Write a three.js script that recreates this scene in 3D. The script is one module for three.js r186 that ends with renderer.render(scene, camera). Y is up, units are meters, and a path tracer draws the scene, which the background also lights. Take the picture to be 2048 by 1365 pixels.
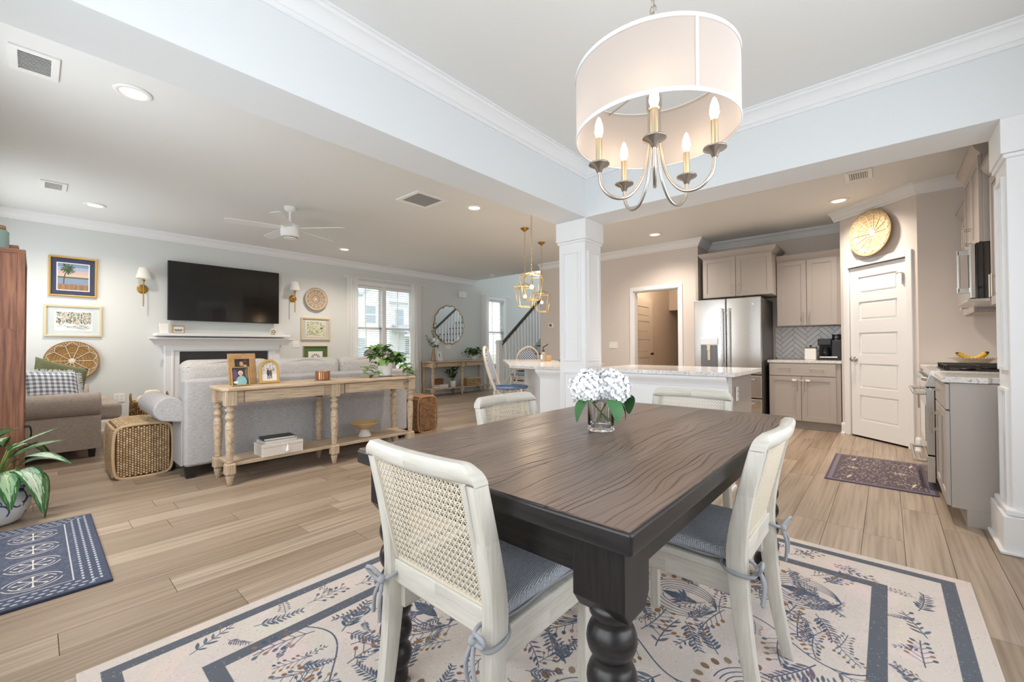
import * as THREE from 'three';
import { RoundedBoxGeometry } from 'three/addons/geometries/RoundedBoxGeometry.js';
import { mergeGeometries, toCreasedNormals } from 'three/addons/utils/BufferGeometryUtils.js';
import { RectAreaLightUniformsLib } from 'three/addons/lights/RectAreaLightUniformsLib.js';
import { ImprovedNoise } from 'three/addons/math/ImprovedNoise.js';

// ---------------------------------------------------------------- camera, sky, light
const scene = new THREE.Scene();
const camera = new THREE.PerspectiveCamera(2 * Math.atan(682.5 / 846.3) * 180 / Math.PI, 2048 / 1365, 0.05, 200);
{
  const yaw = 0.7249, pitch = 0.0135, roll = -0.00433;
  const f = new THREE.Vector3(Math.cos(yaw) * Math.cos(pitch), Math.sin(pitch), -Math.sin(yaw) * Math.cos(pitch));
  const r = new THREE.Vector3().crossVectors(f, new THREE.Vector3(0, 1, 0)).normalize();
  const u = new THREE.Vector3().crossVectors(r, f);
  camera.position.set(0, 1.11, 0);
  camera.up.copy(r.clone().multiplyScalar(-Math.sin(roll)).addScaledVector(u, Math.cos(roll)));
  camera.lookAt(f.clone().add(camera.position));
}
const renderer = new THREE.WebGLRenderer({ antialias: true });
renderer.toneMapping = THREE.LinearToneMapping;
renderer.toneMappingExposure = 0.78;
renderer.shadowMap.enabled = true;
scene.background = new THREE.Color(0.93, 0.97, 1.0);      // even overcast sky
scene.backgroundIntensity = 3.2;
RectAreaLightUniformsLib.init();
// daylight entering by a window: a light the size of the opening, just inside the glass
function windowLight(w, h, [x, y, z], [tx, ty, tz], intensity, color = 0xf0f5fc) {
  const l = new THREE.RectAreaLight(color, intensity, w, h);
  l.position.set(x, y, z); l.lookAt(tx, ty, tz); scene.add(l);
  return l;
}
const DAY = 3.1;
windowLight(1.9, 1.55, [-0.47, 1.5, -0.85], [3, 1.5, -0.85], DAY * 0.8);              // dining room front window
windowLight(2.1, 1.55, [1.45, 1.5, 0.82], [1.45, 1.5, -3], DAY * 0.8);                // dining room side window
windowLight(0.9, 1.7, [-0.47, 1.45, -3.45], [3, 1.45, -3.45], DAY * 2);             // glazed front door
windowLight(1.5, 1.3, [-0.47, 1.65, -6.75], [3, 1.65, -6.75], DAY * 0.9);             // unseen front window, added to brighten the living room
windowLight(1.1, 1.5, [13.3, 1.6, -6.6], [6, 1.6, -6.6], DAY * 3.5);              // unseen end window, added to light the foyer
windowLight(1.5, 1.4, [10.0, 3.95, -7.83], [10.0, 2.5, -4], DAY * 3);         // unseen high window, added to brighten the stair wall

// ---------------------------------------------------------------- helpers
let seed = 12345;
const rnd = () => { seed = (seed * 1664525 + 1013904223) >>> 0; return seed / 4294967296; };
const rr = (a, b) => a + (b - a) * rnd();
const noise = new ImprovedNoise();
const fbm = (x, y, z = 0, o = 4) => { let s = 0, a = 0.5; for (let i = 0; i < o; i++) { s += a * noise.noise(x, y, z + i * 7.3); x *= 2; y *= 2; a *= 0.5; } return s; };
const V = (x, y, z) => new THREE.Vector3(x, y, z);
const taken = {};
const numbered = (n) => { const k = taken[n] = (taken[n] ?? -1) + 1; return k ? n + '_' + String(k).padStart(3, '0') : n; };
const std = (color, roughness = 0.6, o = {}) => new THREE.MeshStandardMaterial({ color, roughness, ...o });
const phy = (color, roughness = 0.6, o = {}) => new THREE.MeshPhysicalMaterial({ color, roughness, ...o });
function add(name, geo, mat, parent = scene) {
  if (Array.isArray(geo)) geo = merge(geo);
  const m = new THREE.Mesh(geo, mat); m.name = parent === scene ? numbered(name) : name;
  m.castShadow = m.receiveShadow = true; parent.add(m); return m;
}
function merge(list) {
  const l = list.map((g) => { g = g.index ? g.toNonIndexed() : g; for (const k of Object.keys(g.attributes)) if (!['position', 'normal', 'uv', 'color'].includes(k)) g.deleteAttribute(k); return g; });
  const hasColor = l.some((g) => g.attributes.color);
  for (const g of l) {
    if (!g.attributes.uv) g.setAttribute('uv', new THREE.BufferAttribute(new Float32Array(g.attributes.position.count * 2), 2));
    if (hasColor && !g.attributes.color) g.setAttribute('color', new THREE.BufferAttribute(new Float32Array(g.attributes.position.count * 3).fill(1), 3));
  }
  return mergeGeometries(l);
}
function thing(name, label, category, [x, y, z] = [0, 0, 0], turn = 0, group) {
  const o = new THREE.Group(); o.name = numbered(name); scene.add(o);
  o.position.set(x, y, z); o.rotation.y = turn; o.userData = { label, category };
  if (group) o.userData.group = group;
  return o;
}
function tag(o, label, category, group) { o.userData = { ...o.userData, label, category }; if (group) o.userData.group = group; return o; }
function struct(name, geo, mat, label) { const m = add(name, geo, mat); m.userData.kind = 'structure'; if (label) m.userData.label = label; return m; }
const stuff = (m) => { m.userData.kind = 'stuff'; return m; };
function copyOf(o, name, label, [x, y, z], turn = 0, group) {
  const c = o.clone(); c.name = numbered(name); scene.add(c); c.position.set(x, y, z); c.rotation.y = turn;
  c.userData = { ...o.userData, label }; if (group) c.userData.group = group; return c;
}
// uv in metres from the dominating axis of each face; long = axis that u runs along
function uvBox(geo, long = 'x') {
  const g = geo.index ? geo.toNonIndexed() : geo, p = g.attributes.position, uv = new Float32Array(p.count * 2);
  const a = V(0, 0, 0), b = V(0, 0, 0), c = V(0, 0, 0), n = V(0, 0, 0);
  for (let i = 0; i < p.count; i += 3) {
    a.fromBufferAttribute(p, i); b.fromBufferAttribute(p, i + 1); c.fromBufferAttribute(p, i + 2);
    n.crossVectors(b.clone().sub(a), c.clone().sub(a));
    const ax = Math.abs(n.x) > Math.abs(n.y) ? (Math.abs(n.x) > Math.abs(n.z) ? 'x' : 'z') : (Math.abs(n.y) > Math.abs(n.z) ? 'y' : 'z');
    let [u, v] = ax === 'x' ? ['z', 'y'] : ax === 'y' ? ['x', 'z'] : ['x', 'y'];
    if (v === long) [u, v] = [v, u];
    [a, b, c].forEach((q, k) => { uv[(i + k) * 2] = q[u]; uv[(i + k) * 2 + 1] = q[v]; });
  }
  g.setAttribute('uv', new THREE.BufferAttribute(uv, 2));
  if (!g.attributes.normal) g.computeVertexNormals();
  return g;
}
const bx = (w, h, d, x = 0, y = 0, z = 0) => new THREE.BoxGeometry(w, h, d).translate(x, y, z);
const rbx = (w, h, d, x = 0, y = 0, z = 0, r = 0.005, s = 2) => new RoundedBoxGeometry(w, h, d, s, Math.min(r, w / 2.01, h / 2.01, d / 2.01)).translate(x, y, z);
const span = (x0, x1, y0, y1, z0, z1) => bx(x1 - x0, y1 - y0, z1 - z0, (x0 + x1) / 2, (y0 + y1) / 2, (z0 + z1) / 2);
const rspan = (x0, x1, y0, y1, z0, z1, r = 0.004) => rbx(x1 - x0, y1 - y0, z1 - z0, (x0 + x1) / 2, (y0 + y1) / 2, (z0 + z1) / 2, r);
const cyl = (r0, r1, h, x = 0, y = 0, z = 0, n = 20) => new THREE.CylinderGeometry(r1, r0, h, n).translate(x, y + h / 2, z);
const lathe = (pts, n = 28) => new THREE.LatheGeometry(pts.map(([r, y]) => new THREE.Vector2(r, y)), n);
const ball = (r, x = 0, y = 0, z = 0, n = 14) => new THREE.SphereGeometry(r, n, Math.max(6, n * 0.6 | 0)).translate(x, y, z);
function tube(points, r, n = 24, rad = 8, closed = false) {
  const c = new THREE.CatmullRomCurve3(points.map((p) => Array.isArray(p) ? V(...p) : p), closed);
  return new THREE.TubeGeometry(c, n, r, rad, closed);
}
function shapeOf(pts) { const s = new THREE.Shape(); pts.forEach(([x, y], i) => i ? s.lineTo(x, y) : s.moveTo(x, y)); return s; }
function roundRect(w, h, r, x = 0, y = 0) {
  const s = new THREE.Shape(), X = x - w / 2, Y = y - h / 2;
  s.moveTo(X + r, Y); s.lineTo(X + w - r, Y); s.quadraticCurveTo(X + w, Y, X + w, Y + r); s.lineTo(X + w, Y + h - r); s.quadraticCurveTo(X + w, Y + h, X + w - r, Y + h);
  s.lineTo(X + r, Y + h); s.quadraticCurveTo(X, Y + h, X, Y + h - r); s.lineTo(X, Y + r); s.quadraticCurveTo(X, Y, X + r, Y); return s;
}
function extr(shape, depth, bevel = 0, o = {}) {
  return new THREE.ExtrudeGeometry(shape, { depth: depth - 2 * bevel, bevelEnabled: bevel > 0, bevelThickness: bevel, bevelSize: bevel, bevelOffset: -bevel, bevelSegments: 2, curveSegments: 10, ...o }).translate(0, 0, bevel);
}
// a moulding: profile [out, up] swept from a to b; out goes along n; m0/m1 = mitre (run per unit of out) at the ends
function moulding(profile, a, b, n, m0 = 0, m1 = 0) {
  a = V(...a); b = V(...b); n = V(...n); const d = b.clone().sub(a).normalize(), pos = [], N = profile.length;
  const P = (i, e) => { const [o, y] = profile[i]; return (e ? b : a).clone().addScaledVector(n, o).addScaledVector(d, o * (e ? -m1 : m0)).add(V(0, y, 0)); };
  const tri = (...q) => q.forEach((v) => pos.push(v.x, v.y, v.z));
  const flip = d.clone().cross(V(0, 1, 0)).dot(n) > 0;
  for (let i = 0; i < N - 1; i++) {
    const A = P(i, 0), B = P(i, 1), C = P(i + 1, 1), D = P(i + 1, 0);
    flip ? tri(A, B, C, A, C, D) : tri(A, C, B, A, D, C);
  }
  const g = new THREE.BufferGeometry(); g.setAttribute('position', new THREE.Float32BufferAttribute(pos, 3)); g.computeVertexNormals();
  return toCreasedNormals(g, 0.5);
}
// ---------------------------------------------------------------- textures (colour, grain, print)
function dataTex(w, h, fn, srgb = true) {
  const d = new Uint8Array(w * h * 4);
  for (let y = 0; y < h; y++) for (let x = 0; x < w; x++) { const c = fn(x / w, y / h, x, y), i = (y * w + x) * 4; d[i] = Math.max(0, Math.min(255, c[0])); d[i + 1] = Math.max(0, Math.min(255, c[1])); d[i + 2] = Math.max(0, Math.min(255, c[2])); d[i + 3] = 255; }
  const t = new THREE.DataTexture(d, w, h); t.wrapS = t.wrapT = THREE.RepeatWrapping; t.magFilter = THREE.LinearFilter; t.minFilter = THREE.LinearMipmapLinearFilter; t.generateMipmaps = true;
  if (srgb) t.colorSpace = THREE.SRGBColorSpace; t.needsUpdate = true; return t;
}
function canvasTex(w, h, draw) {
  const c = document.createElement('canvas'); c.width = w; c.height = h; draw(c.getContext('2d'), w, h);
  const t = new THREE.CanvasTexture(c); t.colorSpace = THREE.SRGBColorSpace; t.wrapS = t.wrapT = THREE.RepeatWrapping; return t;
}
const rep = (t, u, v) => { const c = t.clone(); c.repeat.set(u, v); c.needsUpdate = true; return c; };
// wood: base colour, dark streak colour, stretched grain; u runs along the grain
function wood(w, h, base, dark, { along = 6, across = 60, streak = 0.6, fine = 10, knots = 0, bandFreq = 0 } = {}, s = 0) {
  return dataTex(w, h, (u, v) => {
    const wx = fbm(u * 3 + s, v * 3 + s, 1.7, 3) * 0.25;
    let g = fbm(u * along + s * 3, (v + wx * 0.08) * across + s, 3.1, 4);
    g = Math.pow(Math.max(0, Math.min(1, 0.5 + g * 1.4)), 1.6) * streak;
    if (bandFreq) g += 0.35 * Math.pow(Math.abs(Math.sin((v + wx * 0.22) * bandFreq * Math.PI)), 6) * (0.6 + fbm(u * 4, v * 9, 9));
    const f = (fbm(u * along * 8, v * across * 3, 8 + s, 2)) * fine, b = fbm(u * 2 + s, v * 4 + s, 5.5, 3) * 26;
    return [0, 1, 2].map((k) => base[k] + (dark[k] - base[k]) * g + f + b);
  });
}
const T = {};
T.floor = [0, 1, 2].map((k) => wood(1024, 256, [186, 170, 152], [118, 102, 87], { along: 3, across: 34, streak: 0.5, fine: 9 }, k * 11.3));
const grainLines = (base, dark) => dataTex(1024, 1024, (u, v) => {
  const wx = fbm(u * 2.2, v * 3, 1.7, 3), k = v + wx * 0.1 + fbm(u * 5, v * 16, 6.2, 3) * 0.02;
  let g = Math.pow(Math.abs(Math.sin(k * 44 * Math.PI)), 26) * Math.max(0, 0.45 + 1.9 * fbm(u * 3, v * 24, 2.2, 3)) + Math.pow(Math.abs(Math.sin((k + 0.004) * 97 * Math.PI)), 20) * Math.max(0, 0.25 + 1.5 * fbm(u * 2, v * 14, 7.7, 2));
  g = Math.max(0, Math.min(1, g)) * 0.85 + 0.16 * Math.max(0, 0.5 + fbm(u * 5, v * 130, 4, 3));
  const b = fbm(u * 3, v * 5, 5.5, 3) * 30 + fbm(u * 60, v * 400, 3, 1) * 10; return [0, 1, 2].map((c) => base[c] + (dark[c] - base[c]) * g + b);
});
T.table = grainLines([122, 102, 90], [36, 28, 25]);
T.tableBump = grainLines([200, 200, 200], [20, 20, 20]); T.tableBump.colorSpace = THREE.NoColorSpace;
T.oak = wood(512, 512, [204, 184, 158], [146, 124, 100], { along: 6, across: 40, streak: 0.7, fine: 10 }, 2.1);
T.walnut = wood(512, 512, [138, 92, 66], [82, 48, 34], { along: 4, across: 30, streak: 0.9, fine: 8 }, 6.3);
T.white = wood(512, 512, [208, 205, 196], [188, 182, 168], { along: 6, across: 34, streak: 0.6, fine: 5 }, 8.8);
T.black = wood(512, 512, [34, 32, 33], [14, 11, 11], { along: 6, across: 40, streak: 0.8, fine: 7 }, 1.9);
T.linen = dataTex(256, 256, (u, v, x, y) => { const a = 228 + 14 * Math.sin(x * 1.57) * Math.sin(y * 1.57) + fbm(u * 40, v * 7, 2) * 44 + fbm(u * 7, v * 40, 4) * 22 + (Math.abs(Math.sin(x * 12.99 + y * 78.23) * 43758.5) % 1 - 0.5) * 22; return [a, a, a]; });
T.tweed = dataTex(512, 512, (u, v, x, y) => {
  const r = (Math.abs(Math.sin(x * 0.37 * 12.9 + Math.floor(y / 3) * 7.23) * 437.5) % 1), k = ((x + 2 * (y / 3 | 0)) % 6 < 3) !== (y % 6 < 3), l = (k ? 218 : 140) + (r - 0.5) * 60;
  return [l * 0.96, l * 0.99, l * 1.04];
});
T.granite = dataTex(512, 512, (u, v) => { const a = fbm(u * 26, v * 26, 3), b = fbm(u * 7, v * 7, 8), c = fbm(u * 70, v * 70, 1); const d = (a > 0.22 ? -55 : 0) + (c > 0.24 ? -45 : 0) + b * 26; return [226 + d, 225 + d, 223 + d * 0.95]; });
T.speck = dataTex(256, 256, (u, v) => { const a = 232 + fbm(u * 30, v * 30, 3) * 16; return [a, a, a]; });
T.noiseBump = dataTex(256, 256, (u, v) => { const a = 128 + fbm(u * 60, v * 60, 3, 3) * 160; return [a, a, a]; }, false);
// ---------------------------------------------------------------- shared materials
const M = {};
M.wall = std(0xdde2df, 0.85); M.wallLiving = std(0xdadedc, 0.85); M.wallKitchen = std(0xded6d0, 0.85);
M.ceil = std(0xe9ebea, 0.9); M.trim = std(0xf0f2f4, 0.45); M.beam = std(0xe6ebee, 0.7);
M.table = std(0xffffff, 0.3, { map: rep(T.table, 0.55, 0.9), bumpMap: rep(T.tableBump, 0.55, 0.9), bumpScale: 0.0012 });
M.tableDark = std(0xffffff, 0.33, { map: rep(T.black, 1, 2) });
M.oak = std(0xffffff, 0.6, { map: rep(T.oak, 1, 2) });
M.walnut = std(0xffffff, 0.45, { map: rep(T.walnut, 0.8, 2) });
M.whiteWood = std(0xffffff, 0.5, { map: rep(T.white, 1.5, 3) });
M.steel = std(0xd0cfcd, 0.2, { metalness: 1 }); M.nickel = std(0xc8c2ba, 0.28, { metalness: 1 }); M.brass = std(0xd6bb84, 0.35, { metalness: 1 });
M.brassOld = std(0xb08a45, 0.35, { metalness: 1 }); M.black = std(0x17171a, 0.4); M.blackGloss = phy(0x08080a, 0.08, { clearcoat: 1 });
M.cab = std(0xb3aca6, 0.5); M.cabGrey = M.cab; M.granite = std(0xffffff, 0.14, { map: rep(T.granite, 2.5, 2.5) });
M.sofa = std(0xc6c5c6, 0.95, { map: rep(T.linen, 4, 4) }); M.sofaTan = std(0xb5a99f, 0.95, { map: rep(T.linen, 4, 4) }); M.cushion = std(0xd6d3cf, 0.95, { map: rep(T.linen, 5, 5) });
M.glass = phy(0xffffff, 0.02, { transmission: 1, thickness: 0, ior: 1.45 });
M.white = std(0xf3f3f1, 0.5); M.plastic = std(0xf4f3ef, 0.4); M.tweed = std(0xffffff, 0.95, { map: rep(T.tweed, 2, 2), bumpMap: rep(T.tweed, 2, 2), bumpScale: 0.002 });
M.leaf = std(0x4f7a35, 0.5); M.leafDark = std(0x3f6630, 0.5); M.stem = std(0x6d8f45, 0.6);
const CEIL = 2.80, TVZ = -7.9, DW = 6.92, ALC = 7.44, KZ = 0.9, FX = -0.55, BB = 2.326, CX = 3.436, CXB = 3.778, CZ = -2.113, CZB = -2.453;
// ================================================================ the setting
// floor of oak-look boards, running along x, 0.1777 m wide
{
  const slab = struct('floor', span(FX - 0.15, 13.5, -0.16, -0.006, -8.05, 1.05), std(0x5a4a3c, 0.9), 'oak-look plank floor running through living room, dining room and kitchen');
  const W = 0.1777, L = 1.22, mats = [];
  for (const t of T.floor) for (const tint of [0xf2f0ee, 0xdcd7d1]) mats.push(std(tint, 0.38, { map: t, bumpMap: t, bumpScale: 0.0004 }));
  const geos = [];
  for (let i = 0; i < 8; i++) {
    const g = bx(L - 0.0022, 0.014, W - 0.0022, 0, -0.007, 0), p = g.attributes.position, uv = g.attributes.uv, ou = (i % 2) * 0.5, ov = (i >> 1) * 0.25;
    for (let k = 0; k < p.count; k++) uv.setXY(k, ou + p.getX(k) / (2 * L) + 0.25, ov + (p.getZ(k) + W / 2) / (4 * W));
    geos.push(g);
  }
  const list = [];
  for (let r = -44; r <= 5; r++) {
    const z = -0.118 + (r + 0.5) * W, off = rr(0, L);
    for (let x = FX - L + off; x < 13.4; x += L) {
      if (x - L / 2 < FX - 0.6 || z < -7.95 || z > 0.95) { if (x < FX - 0.2) continue; }
      const a = Math.atan2(-z, x), d = Math.hypot(x, z), seen = a > 0.7249 - 0.95 && a < 0.7249 + 0.95 && x > -0.4;
      list.push({ x, z, k: seen ? d : d + 50 });
    }
  }
  list.sort((a, b) => a.k - b.k);
  const rest = mats.map(() => []);
  list.forEach((q, i) => {
    const g = geos[rnd() * 8 | 0], mi = rnd() * mats.length | 0;
    if (i < 300) { const m = add('plank', g, mats[mi], slab); m.position.set(q.x, 0, q.z); } else rest[mi].push(g.clone().translate(q.x, 0, q.z));
  });
  rest.forEach((l, i) => l.length && stuff(add('far_planks', l, mats[i], slab)));
}
// a wall in the plane z = z, thick towards dir, with rectangular openings [x0, x1, y0, y1]
function wallZ(name, x0, x1, z, dir, y1, holes, mat, label, th = 0.15) {
  const s = shapeOf([[x0, 0], [x1, 0], [x1, y1], [x0, y1]]);
  for (const [a, b, c, d] of holes) s.holes.push(shapeOf([[a, c], [a, d], [b, d], [b, c]]));
  return struct(name, new THREE.ExtrudeGeometry(s, { depth: th, bevelEnabled: false }).translate(0, 0, dir > 0 ? z : z - th), mat, label);
}
// a wall in the plane x = x
function wallX(name, z0, z1, x, dir, y1, holes, mat, label, th = 0.15) {
  const s = shapeOf([[-z1, 0], [-z0, 0], [-z0, y1], [-z1, y1]]);
  for (const [a, b, c, d] of holes) s.holes.push(shapeOf([[-b, c], [-b, d], [-a, d], [-a, c]]));
  return struct(name, new THREE.ExtrudeGeometry(s, { depth: th, bevelEnabled: false }).rotateY(Math.PI / 2).translate(dir > 0 ? x : x - th, 0, 0), mat, label);
}
wallZ('wall_far', FX - 0.15, 13.5, TVZ, -1, 5.2, [[4.16, 5.6, 0.62, 2.37], [7.88, 8.58, 0.62, 2.37], [9.25, 10.75, 3.25, 4.65]], M.wallLiving, 'pale green-grey wall behind the television, mirror and windows');
wallX('wall_front', -8.05, 1.05, FX, -1, CEIL + 0.1, [[-1.85, 0.15, 0.7, 2.3], [-4.0, -2.9, 0.0, 2.3], [-7.55, -5.95, 0.95, 2.35]], M.wall, 'front wall of the house behind the camera');
wallZ('wall_right', FX - 0.15, 13.5, KZ, 1, CEIL + 0.1, [[0.35, 2.55, 0.7, 2.3]], M.wallKitchen, 'wall behind the range and microwave');
wallX('wall_kitchen', -5.34, -2.213, DW, 1, CEIL, [[-3.297, -2.518, 0, 2.06]], M.wallKitchen, 'kitchen wall with the cased doorway beside the fridge', 0.12);
struct('wall_fridge_return', span(DW + 0.12, ALC + 0.1, 0, CEIL, -2.333, -2.213), M.wallKitchen);
wallX('wall_alcove', -2.3, -0.3, ALC, 1, CEIL, [], M.wallKitchen, 'wall behind the fridge and coffee cabinets', 0.12);
// angled pantry wall
const PA = V(6.77, 0, -0.43), PB = V(6.12, 0, 0.25), PD = PB.clone().sub(PA).normalize(), PL = PA.distanceTo(PB), PT = Math.atan2(-PD.z, PD.x);
const pantryFrame = (g) => g.rotateY(PT).translate(PA.x, 0, PA.z);        // local x runs along the wall, local -z... the face is z = 0 and looks to -n
{
  const s = shapeOf([[0, 0], [PL, 0], [PL, CEIL], [0, CEIL]]); s.holes.push(shapeOf([[0.12, 0], [0.12, 2.06], [0.83, 2.06], [0.83, 0]]));
  struct('wall_pantry', pantryFrame(new THREE.ExtrudeGeometry(s, { depth: 0.12, bevelEnabled: false }).translate(0, 0, -0.12)), M.wallKitchen, 'angled kitchen wall with the pantry door');
  struct('wall_pantry_side', [span(6.77, ALC, 0, CEIL, -0.43, -0.33), span(6.12, 6.24, 0, CEIL, 0.25, KZ)], M.wallKitchen);
}
// hall behind the doorway and stair walls
struct('wall_hall', [span(7.04, 10.9, 0, CEIL, -3.87, -3.75), span(9.7, 9.8, 1.93, CEIL, -3.75, -2.34), span(9.7, 9.8, 0, 1.93, -2.9, -2.34), span(10.8, 10.9, 0, CEIL, -3.75, -2.34), span(7.56, 10.9, 0, CEIL, -2.34, -2.24)], std(0xdccfc2, 0.85));
struct('wall_stair', span(DW + 0.12, 13.5, 0, 5.2, -5.34, -5.24), M.wallLiving);
struct('wall_foyer', [span(13.4, 13.5, 0, 0.85, -7.9, -5.3), span(13.4, 13.5, 2.35, 5.2, -7.9, -5.3), span(13.4, 13.5, 0.85, 2.35, -7.9, -7.15), span(13.4, 13.5, 0.85, 2.35, -6.05, -5.3)], M.wallLiving);
struct('ceiling', [span(FX - 0.15, 7.6, CEIL, CEIL + 0.12, -5.3, 1.05), span(FX - 0.15, 7.45, CEIL, CEIL + 0.12, -8.05, -5.3), span(7.6, 13.5, CEIL, CEIL + 0.12, -5.3, 1.05)], M.ceil, 'flat white ceiling over the open-plan rooms');
struct('ceiling_foyer', [span(7.3, 13.5, 5.1, 5.2, -8.05, -5.2), span(7.3, 7.44, CEIL + 0.12, 5.1, -7.9, -5.3)], M.ceil);
struct('wall_rear', span(13.4, 13.5, 0, CEIL, -5.3, 1.05), M.wallKitchen);
// boxed beams and column
const beam1 = struct('ceiling_beam', rspan(FX, CX + 0.002, BB, CEIL, CZB, CZ, 0.004), M.beam, 'boxed white ceiling beam between dining room and living room');
const beam2 = struct('ceiling_beam', rspan(CX, CXB, BB, CEIL, CZB, 0.9, 0.004), M.beam, 'boxed white ceiling beam over the peninsula');
// crown mouldings
const CROWN = [[0, -0.115], [0.014, -0.115], [0.014, -0.1], [0.02, -0.092], [0.028, -0.09], [0.034, -0.075], [0.05, -0.048], [0.07, -0.03], [0.078, -0.028], [0.084, -0.02], [0.084, -0.012], [0.096, -0.012], [0.096, 0]];
const Y = CEIL;
struct('trim_1', [moulding(CROWN, [FX, Y, CZ], [CX, Y, CZ], [0, 0, 1], 1, 1), moulding(CROWN, [CX, Y, CZ], [CX, Y, KZ], [-1, 0, 0], 1, 1), moulding(CROWN, [CX, Y, KZ], [FX, Y, KZ], [0, 0, -1], 1, 1), moulding(CROWN, [FX, Y, KZ], [FX, Y, CZ], [1, 0, 0], 1, 1)], M.trim, 'white crown moulding around the dining room ceiling');
struct('trim_2', [moulding(CROWN, [FX, Y, TVZ], [7.45, Y, TVZ], [0, 0, 1], 1, 0), moulding(CROWN, [FX, Y, CZB], [FX, Y, TVZ], [1, 0, 0], 1, 1)], M.trim, 'white crown moulding along the living room walls');
const dn = [-PD.z, 0, PD.x].map((v) => v);                         // normal of the pantry wall, to the camera
const pn = PD.z > 0 ? [-PD.z, 0, PD.x] : [PD.z, 0, -PD.x];
struct('trim_3', [moulding(CROWN, [DW, Y, -5.34], [DW, Y, -2.213], [-1, 0, 0], 0, -1), moulding(CROWN, [DW, Y, -2.213], [ALC, Y, -2.213], [0, 0, 1], -1, 1), moulding(CROWN, [ALC, Y, -2.213], [ALC, Y, -0.43], [-1, 0, 0], 1, 0),
  moulding(CROWN, [PA.x + 0.05, Y, PA.z - 0.055], [PB.x, Y, PB.z], pn, 0, -0.4), moulding(CROWN, [6.12, Y, 0.25], [6.12, Y, KZ], [-1, 0, 0], -0.4, 1), moulding(CROWN, [6.12, Y, KZ], [CXB, Y, KZ], [0, 0, -1], 1, 0)], M.trim, 'white crown moulding around the kitchen ceiling');
// baseboards
const BASE = [[0, 0.14], [0.008, 0.14], [0.014, 0.125], [0.016, 0.11], [0.016, 0.02], [0.028, 0.018], [0.03, 0], [0, 0]];
struct('baseboard_far', moulding(BASE, [FX, 0, TVZ], [9, 0, TVZ], [0, 0, 1]), M.trim);
struct('baseboard_kitchen', [moulding(BASE, [DW, 0, -5.34], [DW, 0, -3.36], [-1, 0, 0]), moulding(BASE, [PA.x, 0, PA.z], [PA.x + PD.x * 0.06, 0, PA.z + PD.z * 0.06], pn), moulding(BASE, [PB.x - PD.x * 0.04, 0, PB.z - PD.z * 0.04], [PB.x, 0, PB.z], pn, 0, -0.4), moulding(BASE, [6.12, 0, 0.25], [6.12, 0, 0.3], [-1, 0, 0], -0.4, 0)], M.trim);
struct('baseboard_front', moulding(BASE, [FX, 0, CZB], [FX, 0, TVZ], [1, 0, 0]), M.trim);
// square column at the end of the peninsula, and the pilaster opposite
function panelFrame(list, w, h, x, y, put) { // raised stiles and rails round a recessed panel: boxes in a local plane, put() turns them into place
  const t = 0.018, e = 0.014;
  for (const g of [bx(w, t, e, x, y + h / 2 - t / 2, e / 2), bx(w, t, e, x, y - h / 2 + t / 2, e / 2), bx(t, h - 2 * t, e, x - w / 2 + t / 2, y, e / 2), bx(t, h - 2 * t, e, x + w / 2 - t / 2, y, e / 2)]) list.push(put(g));
}
function columnBuild(name, x0, x1, z0, z1, faces, label) {
  const c = thing(name, label, 'column', [0, 0, 0]); c.userData.kind = 'structure'; delete c.userData.category;
  const i = 0.022, sh = [rspan(x0 + i, x1 - i, 0, BB - 0.02, z0 + i, z1 - i, 0.004)];
  for (const f of faces) for (const [yc, h] of [[1.5, 1.06], [0.53, 0.68]]) {
    const put = f === '-x' ? (g) => g.rotateY(-Math.PI / 2).translate(x0 + i, 0, (z0 + z1) / 2) : f === '+z' ? (g) => g.translate((x0 + x1) / 2, 0, z1 - i) : (g) => g.rotateY(Math.PI).translate((x0 + x1) / 2, 0, z0 + i);
    panelFrame(sh, x1 - x0 - 0.14, h, 0, yc, put);
  }
  add('shaft', sh, M.trim, c);
  add('capital', [rspan(x0, x1, BB - 0.19, BB, z0, z1, 0.003), rspan(x0 + 0.008, x1 - 0.008, BB - 0.215, BB - 0.19, z0 + 0.008, z1 - 0.008, 0.008)], M.trim, c);
  add('base', [rspan(x0 - 0.018, x1 + 0.018, 0, 0.2, z0 - 0.018, z1 + 0.018, 0.004), rspan(x0 - 0.006, x1 + 0.006, 0.2, 0.235, z0 - 0.006, z1 + 0.006, 0.012), rspan(x0 - 0.034, x1 + 0.034, 0, 0.02, z0 - 0.034, z1 + 0.034, 0.008)], M.trim, c);
  return c;
}
columnBuild('column', CX, CXB, CZB, CZ, ['-x', '+z'], 'square white panelled column at the end of the kitchen peninsula');
columnBuild('pilaster', CX, CXB, 0.47, KZ, ['-z'], 'white panelled pilaster beside the grey base cabinet');
// doorway casing and pantry casing
{
  const t = 0.02, y1 = 2.06, a = -3.297, b = -2.518, X = DW;
  struct('trim_4', [rspan(X - t, X + 0.005, 0, y1 + 0.07, a - 0.065, a, 0.006), rspan(X - t, X + 0.005, 0, y1 + 0.07, b, b + 0.065, 0.006), rspan(X - t, X + 0.005, y1, y1 + 0.07, a, b, 0.006), span(X, X + 0.12, 0, y1, a - 0.002, a + 0.015), span(X, X + 0.12, 0, y1, b - 0.015, b + 0.002), span(X, X + 0.12, y1 - 0.015, y1 + 0.002, a, b)], M.trim, 'white casing of the doorway beside the fridge');
  const P = (g) => pantryFrame(g);
  struct('trim_5', [rspan(0.055, 0.12, 0, 2.13, -0.005, 0.02, 0.006), rspan(0.83, 0.895, 0, 2.13, -0.005, 0.02, 0.006), rspan(0.12, 0.83, 2.06, 2.13, -0.005, 0.02, 0.006)].map(P), M.trim, 'white casing around the pantry door');
}
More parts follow.
